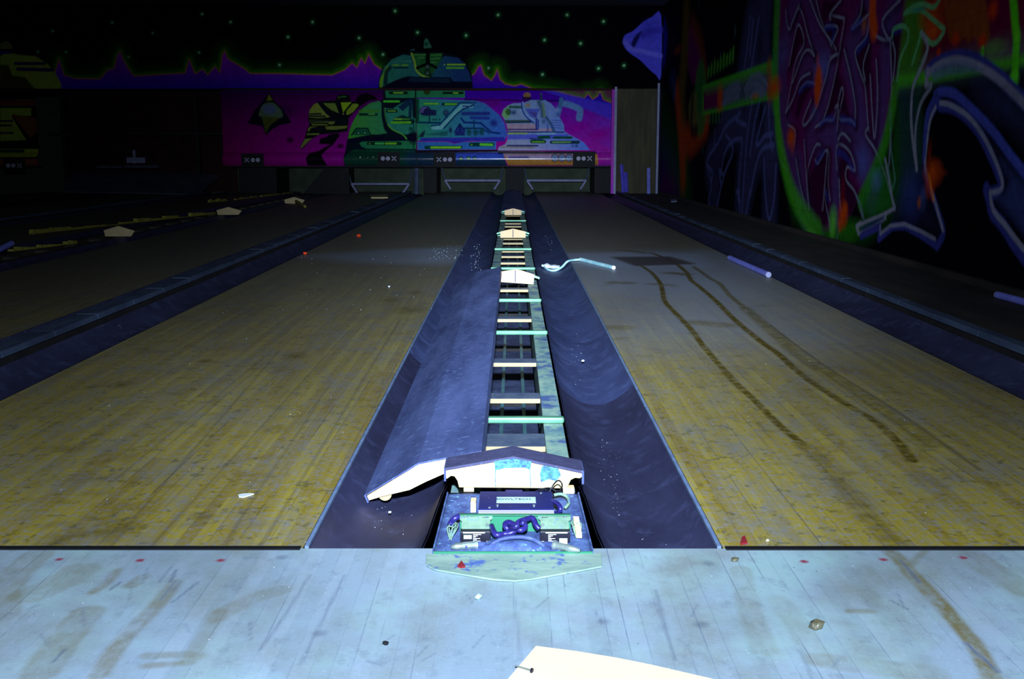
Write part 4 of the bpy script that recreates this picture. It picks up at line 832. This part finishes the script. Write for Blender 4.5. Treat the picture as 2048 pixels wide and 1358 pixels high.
# far intact cover
xf0=lambda u,w_:(u,.052+w_)
ef=cover('return_cover',xf0,10.15,16.2,'closed dark peaked cover still in place at the far end of ladder')
def support(y,tiltfn,label,wings=True,w=.1):
    e=empty('cover_support',(0,y,0),label,'cover support',)
    pts=[(-w,.008),(-w,.058),(-w*.3,.074),(0,.08),(w*.3,.074),(w,.058),(w,.008)]
    MB().prism([(tiltfn(a,b)[0],y,tiltfn(a,b)[1]) for a,b in pts],(0,.02,0)).build('support_board',M['cream_clean'],e)
    MB().box((tiltfn(-.003,.0)[0],y-.002,tiltfn(0,.012)[1]),(tiltfn(.003,.0)[0],y,tiltfn(0,.075)[1])).build('centre_groove',M['cap'],e)
    if wings:
        for sx in (-1,1):
            MB().prism([(tiltfn(sx*a,b)[0],y+.003,tiltfn(sx*a,b)[1]) for a,b in [(w,.055),(w,.044),(w+.028,.036),(w+.03,.046)]],(0,.02,0)).build('support_tab',M['metal'],e)
    return e
idt=lambda a,b:(a,b)
support(6.93,idt,'bright cream peaked support board midway down the ladder')
support(10.11,idt,'small pale peaked support board at mouth of the far cover',w=.09)
tilt=lambda a,b:(.012+a*.98+b*.1,.0+b-a*.07)
support(3.88,tilt,'slightly tipped cream support board beside the far end of the fallen cover',w=.096)

# ================================================================== END HOOD
YH=.22
e=empty('hood_cover',(0,YH,0),'short cream-fronted peaked hood at the near end of the ladder','hood')
ph=lambda px,py:(lambda p:(p[0],p[2]))(onY(px,py,YH))
topf=[ph(893,937),ph(1027,915),ph(1163,943)]
loop=[ph(893,936),ph(1027,914),ph(1163,942)]+[ph(1166,952),ph(1160,957),ph(1150,956),ph(1142,960),ph(1137,970),ph(1133,977)]+[ph(918,975),ph(915,962),ph(909,953),ph(902,952),ph(894,958),ph(889,956)]
MB().prism([(x,YH,z) for x,z in loop],(0,.016,0)).build('front_board',M['cream'],e,bevel=.0012)
mb=MB(); th=.004
A=[ph(890,936),ph(1027,912.5),ph(1166,942)]
vs=[]
for y,dz in ((YH-.004,0),(YH+.072,0)):
    for x,z in A: vs.append((x,y,z+.001+dz))
    for x,z in A[::-1]: vs.append((x,y,z-th+dz))
mb.add(vs,[(0,1,4,5),(1,2,3,4),(6,11,10,7),(7,10,9,8)]+[(i,6+i,6+(i+1)%6,(i+1)%6) for i in range(6)])
mb.build('top_skin',M['hood_skin'],e)
for sx,i in ((-1,0),(1,2)):
    x,z=A[i]; MB().box((x-.002,YH-.002,z-.026),(x+.002,YH+.07,z)).build('side_lip',M['cover_skin'],e)
pl=[ph(990,925),ph(1058,925),ph(1061,971),ph(991,971)]
MB().prism([(x,YH-.0035,z) for x,z in pl],(0,.003,0)).build('patch_plate',M['cream_clean'],e,bevel=.0012)
for qa,qb in (((990,924),(991,972)),((1059,924),(1061.5,972)),((991,972),(1061,972))):
    a_,b_=ph(*qa),ph(*qb); MB().prism([(a_[0]-.0006,YH-.0038,a_[1]+.0006),(a_[0]+.0009,YH-.0038,a_[1]+.0006),(b_[0]+.0009,YH-.0038,b_[1]-.0006),(b_[0]-.0006,YH-.0038,b_[1]-.0006)],(0,.0006,0)).build('patch_seam',M['tealpatch'],e)
pl=[ph(989,921),ph(1027,916),ph(1063,922),ph(1060,938),ph(1048,934),ph(1010,935),ph(990,940)]
MB().prism([(x,YH-.0045,z) for x,z in pl],(0,.0012,0)).build('dust_patch',M['tealpatch'],e)
pl=[ph(1084,932),ph(1100,928),ph(1116,936),ph(1122,950),ph(1112,962),ph(1098,958),ph(1082,964),ph(1080,948)]
MB().prism([(x,YH-.0012,z) for x,z in pl],(0,.0012,0)).build('dust_patch',M['tealpatch'],e)

# ================================================================== FOUL DETECTOR DECK
e=empty('base_plate',(0,.0,-.05),'dusty blue base plate at the foul line under the detector box','base plate')
DZ=lambda y:.004+max(0,(y+.035))*.1
n=24; mb=MB(); vs=[]; ys=np.linspace(-.033,.225,26); hw=lambda y:.136-.012*max(0,(y+.033)/.26)
for y in ys:
    for i in range(n+1):
        x=-hw(y)+2*hw(y)*i/n; z=DZ(y)
        r=((x-.002)/.062)**2+((y+.022)/.055)**2
        if y>-.026: z+=.012*max(0,1-r)**.6
        vs.append((x,y,z))
mb.add(vs,[(j*(n+1)+i,j*(n+1)+i+1,(j+1)*(n+1)+i+1,(j+1)*(n+1)+i) for j in range(len(ys)-1) for i in range(n)])
o=mb.build('deck',M['plate'],e,smooth=True); md=o.modifiers.new('thickness','SOLIDIFY'); md.thickness=.003
MB().box((-.125,0.01,-.32),(.125,.225,-.008)).build('plate_support',M['darkwood'],e)
g=[gnd(*p) for p in [(852,1112),(1203,1110),(1204,1137),(1150,1147),(1060,1163),(1030,1166),(985,1163),(930,1154),(868,1143),(852,1134)]]
MB().prism([(a[0],a[1],.0012) for a in g],(0,0,.003)).build('front_tongue',M['tongue'],e,bevel=.0012)
MB().box((-.137,-.036,.002),(.137,-.033,.0075)).build('front_lip',M['teal'],e)
for sx in (-1,1): MB().hexa([(sx*.1365,-.03,-.06),(sx*.139,-.03,-.06),(sx*.128,.22,-.06),(sx*.1255,.22,-.06),(sx*.1365,-.03,.006),(sx*.139,-.03,.008),(sx*.128,.22,.034),(sx*.1255,.22,.032)]).build('side_flange',M['plate'],e)
# detector box
by0,by1,bz=.058,.165,.052
e=empty('detector_box',(0,(by0+by1)/2,.018),'dark blue metal detector box with pale name sticker in front of hood','control box')
xa,xb=onY(957,1020,by0)[0],onY(1108,1020,by0)[0]
MB().box((xa,by0,.0245),(xb,by1,bz)).build('box_body',M['boxblue'],e,bevel=.0012)
MB().box((xa,by0-.0015,bz-.0035),(xb,by0,bz-.0018)).build('edge_strip',M['white'],e)
MB().box((xa,by0-.0015,bz-.009),(xb,by0,bz-.0055)).build('edge_strip',M['white'],e)
def topb(px,py): return gnd(px,py,bz)
a,b=topb(993,1006),topb(1071,994.5)
stk=MB().box((a[0],a[1],bz),(b[0],b[1],bz+.0006)).build('sticker',M['sticker'],e); stk['label']='pale rectangular name sticker'
def text(txt,size,loc,parent,mat,rot=(0,0,0),ext=.0002,sx=1.0):
    cu=D.curves.new('lettering','FONT'); cu.body=txt; cu.size=size; cu.extrude=ext; cu.align_x='CENTER'; cu.align_y='CENTER'
    t_=D.objects.new('lettering',cu); COL.objects.link(t_); bpy.context.view_layer.update()
    me=D.meshes.new_from_object(t_.evaluated_get(bpy.context.evaluated_depsgraph_get())); D.objects.remove(t_,do_unlink=True)
    me.materials.clear(); me.materials.append(mat); o=D.objects.new('lettering',me); COL.objects.link(o)
    o.parent=parent; o.location=tuple(np.array(loc)-np.array(parent_world(parent))); o.rotation_euler=rot; o.scale=(sx,1,1); return o
text('BOWLTECH',.0125,((a[0]+b[0])/2-.006,(a[1]+b[1])/2+.003,bz+.0009),stk,M['boxblue'],sx=.98)
for px,py in ((995,1012),(1068,1012)):
    p=topb(px,py); MB().tube([(p[0],p[1],bz),(p[0],p[1],bz+.0025)],.0022,12).box((p[0]-.0008,p[1]-.006,bz),(p[0]+.0008,p[1],bz+.0015)).build('screw',M['steel'],e)
for px,py in ((979,1016),(1082,987)): 
    p=topb(px,py); MB().tube([(p[0],p[1],bz),(p[0],p[1],bz+.0015)],.0022,12).build('rivet',M['steel'],e)
p=topb(1028,984); MB().box((p[0]-.016,by1,.04),(p[0]+.016,by1+.012,bz-.001)).build('clip',M['boxblue'],e)
# teal plate and the two sensors
e=empty('sensor_bracket',(0,.05,0),'upright teal plate carrying two sensors in front of the detector box','bracket')
xa,xb=onY(920,1050,.05)[0],onY(1141,1050,.05)[0]
MB().box((xa,.0485,.0135),(xb,.052,.047)).box((xa,.041,.0455),(xb,.052,.047)).build('teal_plate',M['teal'],e,bevel=.0006)
for sx,px0,px1 in ((-1,920,985),(1,1076,1141)):
    x0=onY(px0,1050,.045)[0]; x1=onY(px1,1050,.045)[0]; inn=x1 if sx<0 else x0; out=x0 if sx<0 else x1
    cut=-sx*.006
    loop=[(out,.0475,.043),(inn,.0475,.0445),(inn-cut*0,.040,.040),(inn+sx*.004,.036,.0385),(inn+sx*.004,.017,.0300),(out-sx*.004,.017,.0300),(out-sx*.004,.034,.0375),(out,.038,.0395)]
    t_=MB().prism(loop,(0,0,.0018)).build('bracket_tab',M['tealdust'],e)
    for fx,fy in ((out-sx*.010,.041),(inn+sx*.008,.022)):
        z=.0315+(fy-.017)*.44; MB().tube([(fx,fy,z),(fx,fy,z+.002)],.0034,12).tube([(fx,fy,z+.002),(fx,fy,z+.004)],.0018,8).build('screw',M['steel'],t_)
    MB().box((inn+sx*.006 if sx>0 else inn-.018,.0395,.0432),(inn+sx*.018 if sx>0 else inn-.006,.0405,.0437)).build('slot',M['black'],t_)
    xm=(x0+x1)/2
    s_=empty('sensor',(xm,.008,.012)); s_.parent=e; s_.location=tuple(np.array((xm,.008,.012))-np.array(parent_world(e)))
    s_=MB().box((xm-.0265,.002,.0100),(xm+.0265,.022,.0300)).build('sensor_body',M['blackplastic'],e,bevel=.0008)
    for zz in (.0275,.0085): MB().box((xm-.0215+ (0 if sx<0 else .005),.0005,zz),(xm+.0165+(0 if sx<0 else .005),.002,zz+.0018)).build('pale_strip',M['white'],s_)
    lx=xm-.0135 if sx<0 else xm+.0145
    MB().box((lx-.007,.001,.017 if sx<0 else .011),(lx+.007,.002,.024 if sx<0 else .018)).build('logo_label',M['sticker'],s_)
    for r in range(6):
        x_=xm-.001 if sx<0 else xm-.009; wl=(.014,.008,.0045,.012,.006,.013)[r]; z_=.0245-r*.0024
        MB().box((x_-.003,.0012,z_),(x_-.003+wl,.002,z_+.0009)).build('label_text',M['white'],s_)
    ex=xm+.0225 if sx<0 else xm-.0225
    for r in range(3): MB().box((ex-.003+r*.0024,.0012,.012),(ex-.0018+r*.0024,.002,.013)).build('indicator',M['white'],s_)
for o in [o for o in D.objects if o.type=='EMPTY' and o.name.startswith('sensor') and not o.name.startswith('sensor_bracket')]: D.objects.remove(o,do_unlink=True)
# metal cable plugs
for pts,lb in (([(902,1094),(912,1093),(950,1090),(955,1090)],'grey metal cable plug lying on plate below the left sensor'),([(1104,1090),(1112,1091),(1140,1097),(1160,1101)],'grey metal cable plug lying on plate below the right sensor')):
    P=[gnd(px,py,.012) for px,py in pts]; e=empty('cable_plug',P[0],lb,'plug')
    k=1 if 'left' in lb else -1
    if k<0: P=P[::-1]
    MB().tube([P[0],P[1],P[2]],[.003,.0065,.0062],14).build('plug_tip',M['steel'],e,smooth=True)
    d=(P[2]-P[1]); d/=np.linalg.norm(d)
    MB().tube([P[1]+d*.01,P[2]],.0066,14).build('plug_sleeve',M['steel'],e)
    MB().tube([P[2],P[2]+d*.004],.0085,14).build('collar',M['steel'],e)
    MB().tube([P[2]+d*.004,P[2]+d*.022],[.006,.0035],12).build('strain_relief',M['cable2'],e)
# cables: px,py with height z (m) above the lane plane
def cable(pts,r,mat,label,n=10):
    P=[gnd(*p[:2],p[2]) for p in pts]; return tag(MB().tube(P,r,n,smooth=7).build('cable',mat,smooth=True),label,'cable')
cable([(983,1052,.032),(988,1064,.03),(994,1070,.028),(1008,1068,.028),(1022,1066,.03),(1031,1060,.034),(1029,1051,.04),(1018,1045,.043),(1011,1048,.042),(1012,1055,.038),(1020,1058,.036),(1030,1054,.044),(1036,1050,.047)],.0052,M['cable'],'thick violet cable leaving the left sensor and knotting in the middle')
cable([(1079,1058,.03),(1072,1050,.036),(1068,1040,.042),(1062,1036,.045),(1052,1039,.046),(1040,1043,.046),(1033,1050,.042),(1035,1058,.037),(1043,1060,.036),(1050,1055,.038),(1049,1048,.043),(1043,1045,.048)],.0052,M['cable'],'thick violet cable looping from the right sensor into the knot')
cable([(979,1092,.012),(988,1086,.016),(1005,1078,.023),(1035,1074,.026),(1062,1077,.023),(1078,1085,.018),(1088,1092,.012)],.0042,M['cable2'],'blue cable arching low over the raised plate bulge')
cable([(930,1094,.012),(955,1086,.012),(968,1089,.012),(978,1094,.01)],.003,M['cable2'],'short cable from plug to left sensor foot')
cable([(900,1050,.03),(906,1040,.036),(915,1034,.04),(925,1031,.038)],.0055,M['cable'],'thick violet cable end left of teal plate')
cable([(1106,1002,.05),(1116,1008,.05),(1121,1018,.045),(1116,1026,.035),(1108,1027,.03)],.0045,M['cable'],'dark violet cable bending around right side of detector box')
for k,(pts,lb) in enumerate([([(1098,985,.05),(1108,968,.065),(1117,961,.075),(1124,968,.07),(1122,980,.05),(1110,984,.05)],'thin dark wire loop standing above right end of box'),
    ([(1066,986,.05),(1084,978,.055),(1100,976,.055),(1112,982,.05),(1126,984,.045)],'thin dark wire running behind the box to the right'),
    ([(1074,988,.05),(1090,980,.052),(1104,985,.05),(1108,994,.045)],'thin dark wire crossing the right rear corner of box'),
    ([(1108,990,.045),(1122,988,.045),(1134,994,.04),(1138,1006,.035),(1130,1016,.03)],'pale curled wire on the plate right of the box')]):
    cable(pts,.0014 if k<3 else .003,M['blackplastic'] if k<3 else M['tealdust'],lb,8)
# loose wire bundles either side
for (px,py,s_,lb) in ((912,1055,-1,'tangle of pale thin wires on plate left of the left sensor'),(1150,1050,1,'tangle of pale thin wires right of the right sensor')):
    mb=MB()
    for i in range(7):
        a=gnd(px+random.uniform(-6,6),py-8+random.uniform(-8,8),.03); b=gnd(px+s_*random.uniform(2,10)-6*(s_<0),py+22+random.uniform(-4,4),.012); m_=(a+b)/2+np.array([random.uniform(-.008,.008),random.uniform(-.01,.01),.01])
        mb.tube([a,m_,b],.0011,6,smooth=5)
    tag(mb.build('wire_bundle',M['tealdust'],smooth=True),lb,'wires',kind='stuff')
# cream wood blocks beside the box
for q,sz,lb in (((947,1012,.03),(.010,.03,.02),'small pale pink wood block at left end of detector box'),((1137,975,.04),(.022,.02,.012),'pale wood scrap under the right corner of hood'),((938,972,.04),(.02,.02,.012),'pale wood scrap under the left corner of hood')):
    p=gnd(*q); tag(MB().box((p[0]-sz[0]/2,p[1]-sz[1]/2,DZ(p[1])),(p[0]+sz[0]/2,p[1]+sz[1]/2,DZ(p[1])+sz[2])).build('wood_block',M['cream_clean'],bevel=.001),lb,'wood block')
p=gnd(1137,1062,.02)
MB_=MB().hexa([(.112,.02,.012),(.122,.02,.012),(.118,.055,.012),(.108,.055,.012),(.112,.02,.018),(.122,.02,.018),(.118,.055,.04),(.108,.055,.04)])
tag(MB_.build('wood_wedge',M['cream']),'pale wedge of wood standing at right end of teal plate','wood wedge')

# ================================================================== DEBRIS
def poly3(pts,z,th,name,mat,label,cat):
    P=[gnd(px,py,z) for px,py in pts]; return tag(MB().prism(P,(0,0,th)).build(name,mat),label,cat)
e=empty('paper_sheet',gnd(1150,1340),'white board corner lying on the approach at the bottom edge','board')
P=[gnd(px,py,.002) for px,py in [(1072,1297),(1150,1307),(1230,1320),(1300,1334),(1430,1364),(1700,1520),(1200,1620),(900,1500),(1018,1361)]]
MB().prism(P,(0,0,.004)).build('sheet',M['paper'],e)
a=gnd(1030,1331,.008); b=gnd(1062,1341,.008); MB().tube([a,b],[.0008,.0016],8).build('nail',M['steel'],e); MB().tube([b,b+np.array([.0025,-.001,0])],.0035,10).build('nail_head',M['blackplastic'],e)
def crystal(px,py,r,mat,label,cat,name,z0=0.0,fl_=.7):
    p=gnd(px,py,z0); rnd=random.Random(int(px*7+py)); bm=bmesh.new(); bmesh.ops.create_icosphere(bm,subdivisions=1,radius=r)
    for v in bm.verts: v.co*=rnd.uniform(.6,1.15); v.co.z*=fl_
    lo=min(v.co.z for v in bm.verts)
    me=D.meshes.new(name); bm.to_mesh(me); bm.free(); me.materials.append(mat); o=D.objects.new(name,me); COL.objects.link(o); o.location=(p[0],p[1],z0-lo); return tag(o,label,cat)
crystal(1632,1256,.0125,M['amber'],'dark brown faceted glass lump on the approach, largest at lower right','glass lump','glass_lump')
crystal(1469,1124,.008,M['amber'],'small dark glossy fragment just below the right foul line','fragment','glass_fragment')
crystal(957,1200,.007,M['glowtube'],'small pale teal stub on the approach below the base plate','stub','plastic_stub')
crystal(771,1291,.005,M['black'],'small black crumb on lower middle of approach','crumb','crumb')
crystal(780,1027,.004,M['dust'],'round white pellet in left gutter below fallen cover','pellet','pellet',-.04)
crystal(1166,724,.007,M['dust'],'round white pellet midway along the right centre gutter','pellet','pellet',-.04)
crystal(1535,1083,.004,M['dust'],'white pellet on right lane beside the red chip','pellet','pellet')
crystal(778,575,.008,M['dust'],'white pellet on left lane, up near gutter','pellet','pellet')
crystal(718,474,.022,M['orange'],'bright orange scrap on left lane, farther of two','scrap','scrap')
crystal(610,510,.018,M['orange'],'bright orange scrap at left lane edge, nearer of two','scrap','scrap')
poly3([(1480,1090),(1484,1076),(1490,1074),(1495,1088)],0.001,.003,'paint_chip',M['red'],'red triangular chip on the right lane above foul line','chip')
poly3([(915,1134),(923,1124),(931,1135),(922,1137)],.0045,.003,'paint_chip',M['red'],'red triangular chip on the front tongue of the base plate','chip')
poly3([(476,991),(486,989),(500,988),(508,989),(500,992),(486,996),(478,995)],.001,.002,'paper_scrap',M['white'],'white torn paper strip on the left lane','scrap')
poly3([(740,392),(775,391),(776,397),(742,397)],.001,.02,'board_scrap',M['cream'],'small pale board lying across the far end of the brown lane','board')
poly3([(1340,401),(1352,400),(1354,404),(1342,405)],.001,.02,'paper_scrap',M['trim'],'tiny pale scrap at foot of graffiti wall near the door','scrap')
# tubes
def tube(pa,pb,z,r,mat,label,tip=None,name='plastic_tube'):
    a,b=gnd(*pa,z+r+.001),gnd(*pb,z+r+.001); e=empty(name,a,label,'tube')
    MB().tube([a,b],r,16).build('tube_body',mat,e,smooth=False)
    d=(b-a)/np.linalg.norm(b-a)
    MB().tube([b,b+d*.012],r*.98,16).build('end_cap',tip or M['dust'],e); MB().tube([a-d*.012,a],r*.98,16).build('end_cap',tip or M['dust'],e)
    return e
tube((1163,519),(1226,535),0,.012,M['glowtube'],'bright cyan tube on the right lane beside the ball return')
tube((1460,516),(1536,549),0.0,.016,M['lilactube'],'lilac fluorescent tube lying along far edge of right lane',M['trim'])
tube((1996,590),(2060,607),0.0,.017,M['lilactube'],'lilac tube on boards at foot of the graffiti wall, right edge',M['trim'])
q=[(1085,531,-.01),(1094,538,-.045),(1103,541,-.05),(1114,540,-.045),(1125,533,-.02),(1135,523,.01),(1148,520,.012),(1163,519,.012)]
P=[gnd(x,y,z) for x,y,z in q]; tag(MB().tube(P,.007,8,smooth=6).build('cord',M['glowtube'],smooth=True),'pale cyan cord sagging from gutter up onto right lane','cord')
crystal(1094,537,.035,M['dust'],'crumpled white lump in gutter where cord sags, left one','crumple','plastic_crumple',-.04,.5)
crystal(1108,538,.045,M['dust'],'crumpled cream lump in gutter where cord sags, right one','crumple','plastic_crumple',-.04,.4)
# crumb scatter
def scatter(name,zones,mat,label,seed):
    rnd=random.Random(seed); mb=MB()
    for (x0,x1,y0,y1,n_,z,s0,s1) in zones:
        for i in range(n_):
            p=gnd(rnd.uniform(x0,x1),rnd.uniform(y0,y1),z); sc=rnd.uniform(s0,s1)*(.6+.18*(p[1]-CY))
            vs=[p+np.array([rnd.uniform(-1,1)*sc,rnd.uniform(-1,1)*sc,k]) for k in (.0005,.0005,.0005,sc)]
            mb.add(vs,[(0,1,2),(0,3,1),(1,3,2),(2,3,0)])
    tag(mb.build(name,mat),label,'crumbs',kind='stuff')
scatter('plaster_crumbs',[(100,700,620,1090,60,0,.001,.0016),(600,900,500,620,30,0,.001,.002),(1250,1900,600,1090,40,0,.001,.0016),(0,2048,1105,1350,90,0,.0008,.0014),(860,925,490,520,60,0,.001,.002)],M['dust'],'white plaster crumbs scattered over lanes and approach',3)
scatter('gutter_dust',[(1195,1240,880,1085,90,-.05,.0006,.0014),(1150,1380,900,1085,60,-.048,.0004,.0009),(1140,1185,600,800,40,-.048,.0007,.0014),(660,860,1010,1090,45,-.048,.0005,.0014),(1090,1110,470,500,14,-.04,.001,.002),(942,962,488,545,50,-.045,.001,.0024)],M['dust'],'white dust grains lying along the centre gutters',4)
scatter('dark_crumbs',[(0,2048,1110,1350,40,0,.0008,.0016)],M['black'],'black grit scattered over the approach',5)

# ================================================================== FAR LEFT BROKEN RETURN
XC=-3.33
e=empty('ball_return_frame',(XC,2,-.32),'dim broken ball return frame with yellow edges on the far left','ball return')
for sx in (-1,1): MB().box((XC+sx*.105-.025,.5,-.12),(XC+sx*.105+.025,16.3,-.002)).build('side_rail',M['ledge'],e)
for i in range(30): MB().box((XC-.08,1+i*.5,-.03),(XC+.08,1.04+i*.5,-.01)).build('crosspiece',M['ledge'],e)
for pa,pb,lb,zz in (((62,468),(428,428),'long torn yellow edge strip beyond the broken return',.03),((20,503),(150,487),'short yellow edge strip nearer the left border',.02),((418,405),(452,402),'small yellow scrap strip by far left lanes',.03),((470,400),(584,386),'thin broken yellow strip running to the masks',.02)):
    a,b=gnd(*pa,.0),gnd(*pb,.0); mb=MB(); n=12
    for i in range(n):
        p=a+(b-a)*i/n; q=a+(b-a)*(i+1)/n; h_=zz*(.25 if i%5==4 else .6+.8*random.random())
        mb.hexa([(p[0]-.02,p[1],0),(p[0]+.02,p[1],0),(q[0]+.02,q[1],0),(q[0]-.02,q[1],0),(p[0]-.015,p[1],h_),(p[0]+.015,p[1],h_),(q[0]+.015,q[1],h_*.8),(q[0]-.015,q[1],h_*.8)])
    tag(mb.build('edge_strip',M['yellow']),lb,'edge strip')
for px,py,w_,lb in ((237,468,.11,'pale peaked support board on broken return, nearest'),(457,426,.12,'pale peaked support board on broken return, middle'),(588,404,.12,'pale peaked support board on broken return, farthest')):
    p=gnd(px,py,.02); e=empty('cover_support',p,lb,'cover support')
    MB().prism([(p[0]-w_,p[1],.0),(p[0]-w_*1.1,p[1],.05),(p[0],p[1],.085),(p[0]+w_*1.2,p[1],.045),(p[0]+w_*.9,p[1],.0)],(0,.02,0)).build('support_board',M['endgrain'],e)
a=gnd(592,402,.06); b=gnd(610,413,.02)
tag(MB().tube([a,b],.018,6).build('board_scrap',M['yellow']),'slanting yellowish stick leaning off the farthest pale support','stick')
a=gnd(-20,508,.02); b=gnd(23,487,.06); tag(MB().tube([a,b],.02,8).build('plastic_tube',M['lilactube']),'pale blue stick poking in at the left border','stick')

# ================================================================== PIN PITS UNDER THE MASKS
YP=17.45
MB().box((XL,YP,-.3),(1.66,YP+.05,1.6)).build('pit_curtain',M['curtain']); tag(D.objects['pit_curtain'],'dull green-grey backing curtain behind the pin decks','curtain')
def kick(px0,px1,label,w=None):
    x0=onY(px0,360,YB-.04)[0]; x1=onY(px1,360,YB-.04)[0]
    o=MB().box((x0,YB-.1,.006),(x1,YP-.02,.42)).build('kickback',M['black'],bevel=.005); tag(o,label,'kickback')
kick(1012,1048,'black upright kickback between the two centre lanes')
kick(848,874,'black kickback left of left centre lane')
kick(1188,1220,'black kickback right of the right centre lane')
kick(650,692,'black kickback with slanted foot above brown lane end')
kick(480,555,'wide black kickback at left of the magenta mask')
x0=onY(610,360,YB)[0]; tag(MB().prism([(x0-.02,YB-.14,0),(x0+.75,YB-.14,0),(x0+.75,YB-.14,.42),(x0+.35,YB-.14,.42)],(0,.04,0)).build('slanted_panel',M['black']),'black slanted panel beside the kickback over brown lane','panel')
def sweep(pxa,pxb,pyb,label):
    Y=16.9; a=onY(pxa,pyb,Y); b=onY(pxb,pyb,Y); e=empty('sweep_bar',(a+b)/2,label,'sweep bar')
    MB().tube([a,b],.02,10).build('bar',M['trim'],e)
    for p,sx in ((a,-1),(b,1)):
        MB().tube([p+np.array([sx*.0,0,.0]),p+np.array([-sx*.1,-.05,-.15])],.018,8).build('arm',M['trim'],e)
        MB().tube([p,p+np.array([sx*.06,0,.24])],.014,8).build('arm',M['cap'],e)
    return e
sweep(890,1000,361,'blue-grey sweep bar across the left centre pin deck')
sweep(1054,1172,361,'blue-grey sweep bar across the right centre pin deck')
sweep(703,818,368,'dim sweep bar beyond the brown lane')
tag(MB().tube([onY(833,336,YB-.12),onY(833,388,YB-.12)],.045,10).build('post',M['cap']),'thin blue-grey post under the seam between masks','post')
# leaning boards by the door
for pa,pb,m_,lb in (((1233,330),(1247,388),'purpleboard','thin violet board leaning out from the door frame'),((1231,345),(1240,389),'purpleboard','second violet strip leaning behind the first by door frame')):
    a=onY(*pa,YB-.08); b=onY(*pb,YB-.3); a[0]=max(a[0],1.78); b[0]=max(b[0],1.79); b=b+(np.array([.07,.12,0]) if 'second' in lb else 0); a=a+(np.array([.07,.0,0]) if 'second' in lb else 0); b[2]=max(b[2],.03); tag(MB().tube([a,b],.028,4).build('leaning_board',M[m_]),lb,'board')
a=onY(1297,336,YB+.0); b=onY(1297,388,YB-.05); tag(MB().tube([a,b],.03,6).build('leaning_tube',M['lilactube']),'short violet tube standing upright against the dark door','tube')
# open bay with exposed machine, far left
xa,xb=mx(78),mx(444)
tag(MB().box((xa,YB+.9,.0),(xb,YB+.93,1.69)).build('bay_backing',M['maroon']),'dark maroon panel behind the missing mask','panel')
e=empty('pinsetter',((xa+xb)/2,YB+.4,0),'dark pinsetter machine exposed where the mask is missing','pinsetter')
MB().box((xa+.1,YB+.1,.95),(xb-.02,YB+.16,1.0)).build('cross_beam',M['darkwood'],e)
for xq in (xa+.3,xb-.5): MB().box((xq,YB+.2,.0),(xq+.06,YB+.3,1.6)).build('frame_post',M['black'],e)
p=onY(195,334,YB-.02); q=onY(318,334,YB-.02)
MB().box((p[0],YB-.06,p[2]-.02),(q[0]-.6,YB-.02,p[2]+.02)).box((q[0]-.56,YB-.06,p[2]-.015),(q[0],YB-.02,p[2]+.03)).build('rake_board',M['sheet'],e)
p=onY(268,315,YB); MB().box((p[0]-.02,YB,p[2]-.1),(p[0]+.02,YB+.05,p[2]+.12)).box((p[0]-.13,YB+.01,p[2]-.09),(p[0]+.17,YB+.06,p[2]+.0)).build('gear_housing',M['trim'],e)
P=[onY(120,385,15.9),onY(395,390,15.9),onY(440,352,YB+.1),onY(150,345,YB+.1)]
tag(MB().prism(P,(0,.0,.02)).build('ramp_sheet',M['sheet']),'grey sloping sheet below the missing mask','sheet')

# ---- shared group phrases for repeats
_g={'bowling lane':'bowling lanes','gutter':'lane gutters','divider':'raised lane dividers','masking panel':'painted masking panels','cover support':'peaked cover supports','kickback':'black kickbacks in the pin pits',
 'sweep bar':'sweep bars over the pin decks','cable':'cables on the detector plate','pellet':'white pellets','plug':'metal cable plugs','wires':'loose wire bundles','wood block':'pale wood blocks around the hood','chip':'red chips',
 'edge strip':'yellow edge strips','foul line':'foul line strips','edging strip':'blue edging strips','ball return cover':'peaked ball return covers','tube':'lilac and cyan tubes','scrap':'paper and foam scraps','crumple':'crumpled lumps in the gutter'}
for o in D.objects:
    if o.parent is None and 'category' in o and o['category'] in _g and 'group' not in o: o['group']=_g[o['category']]
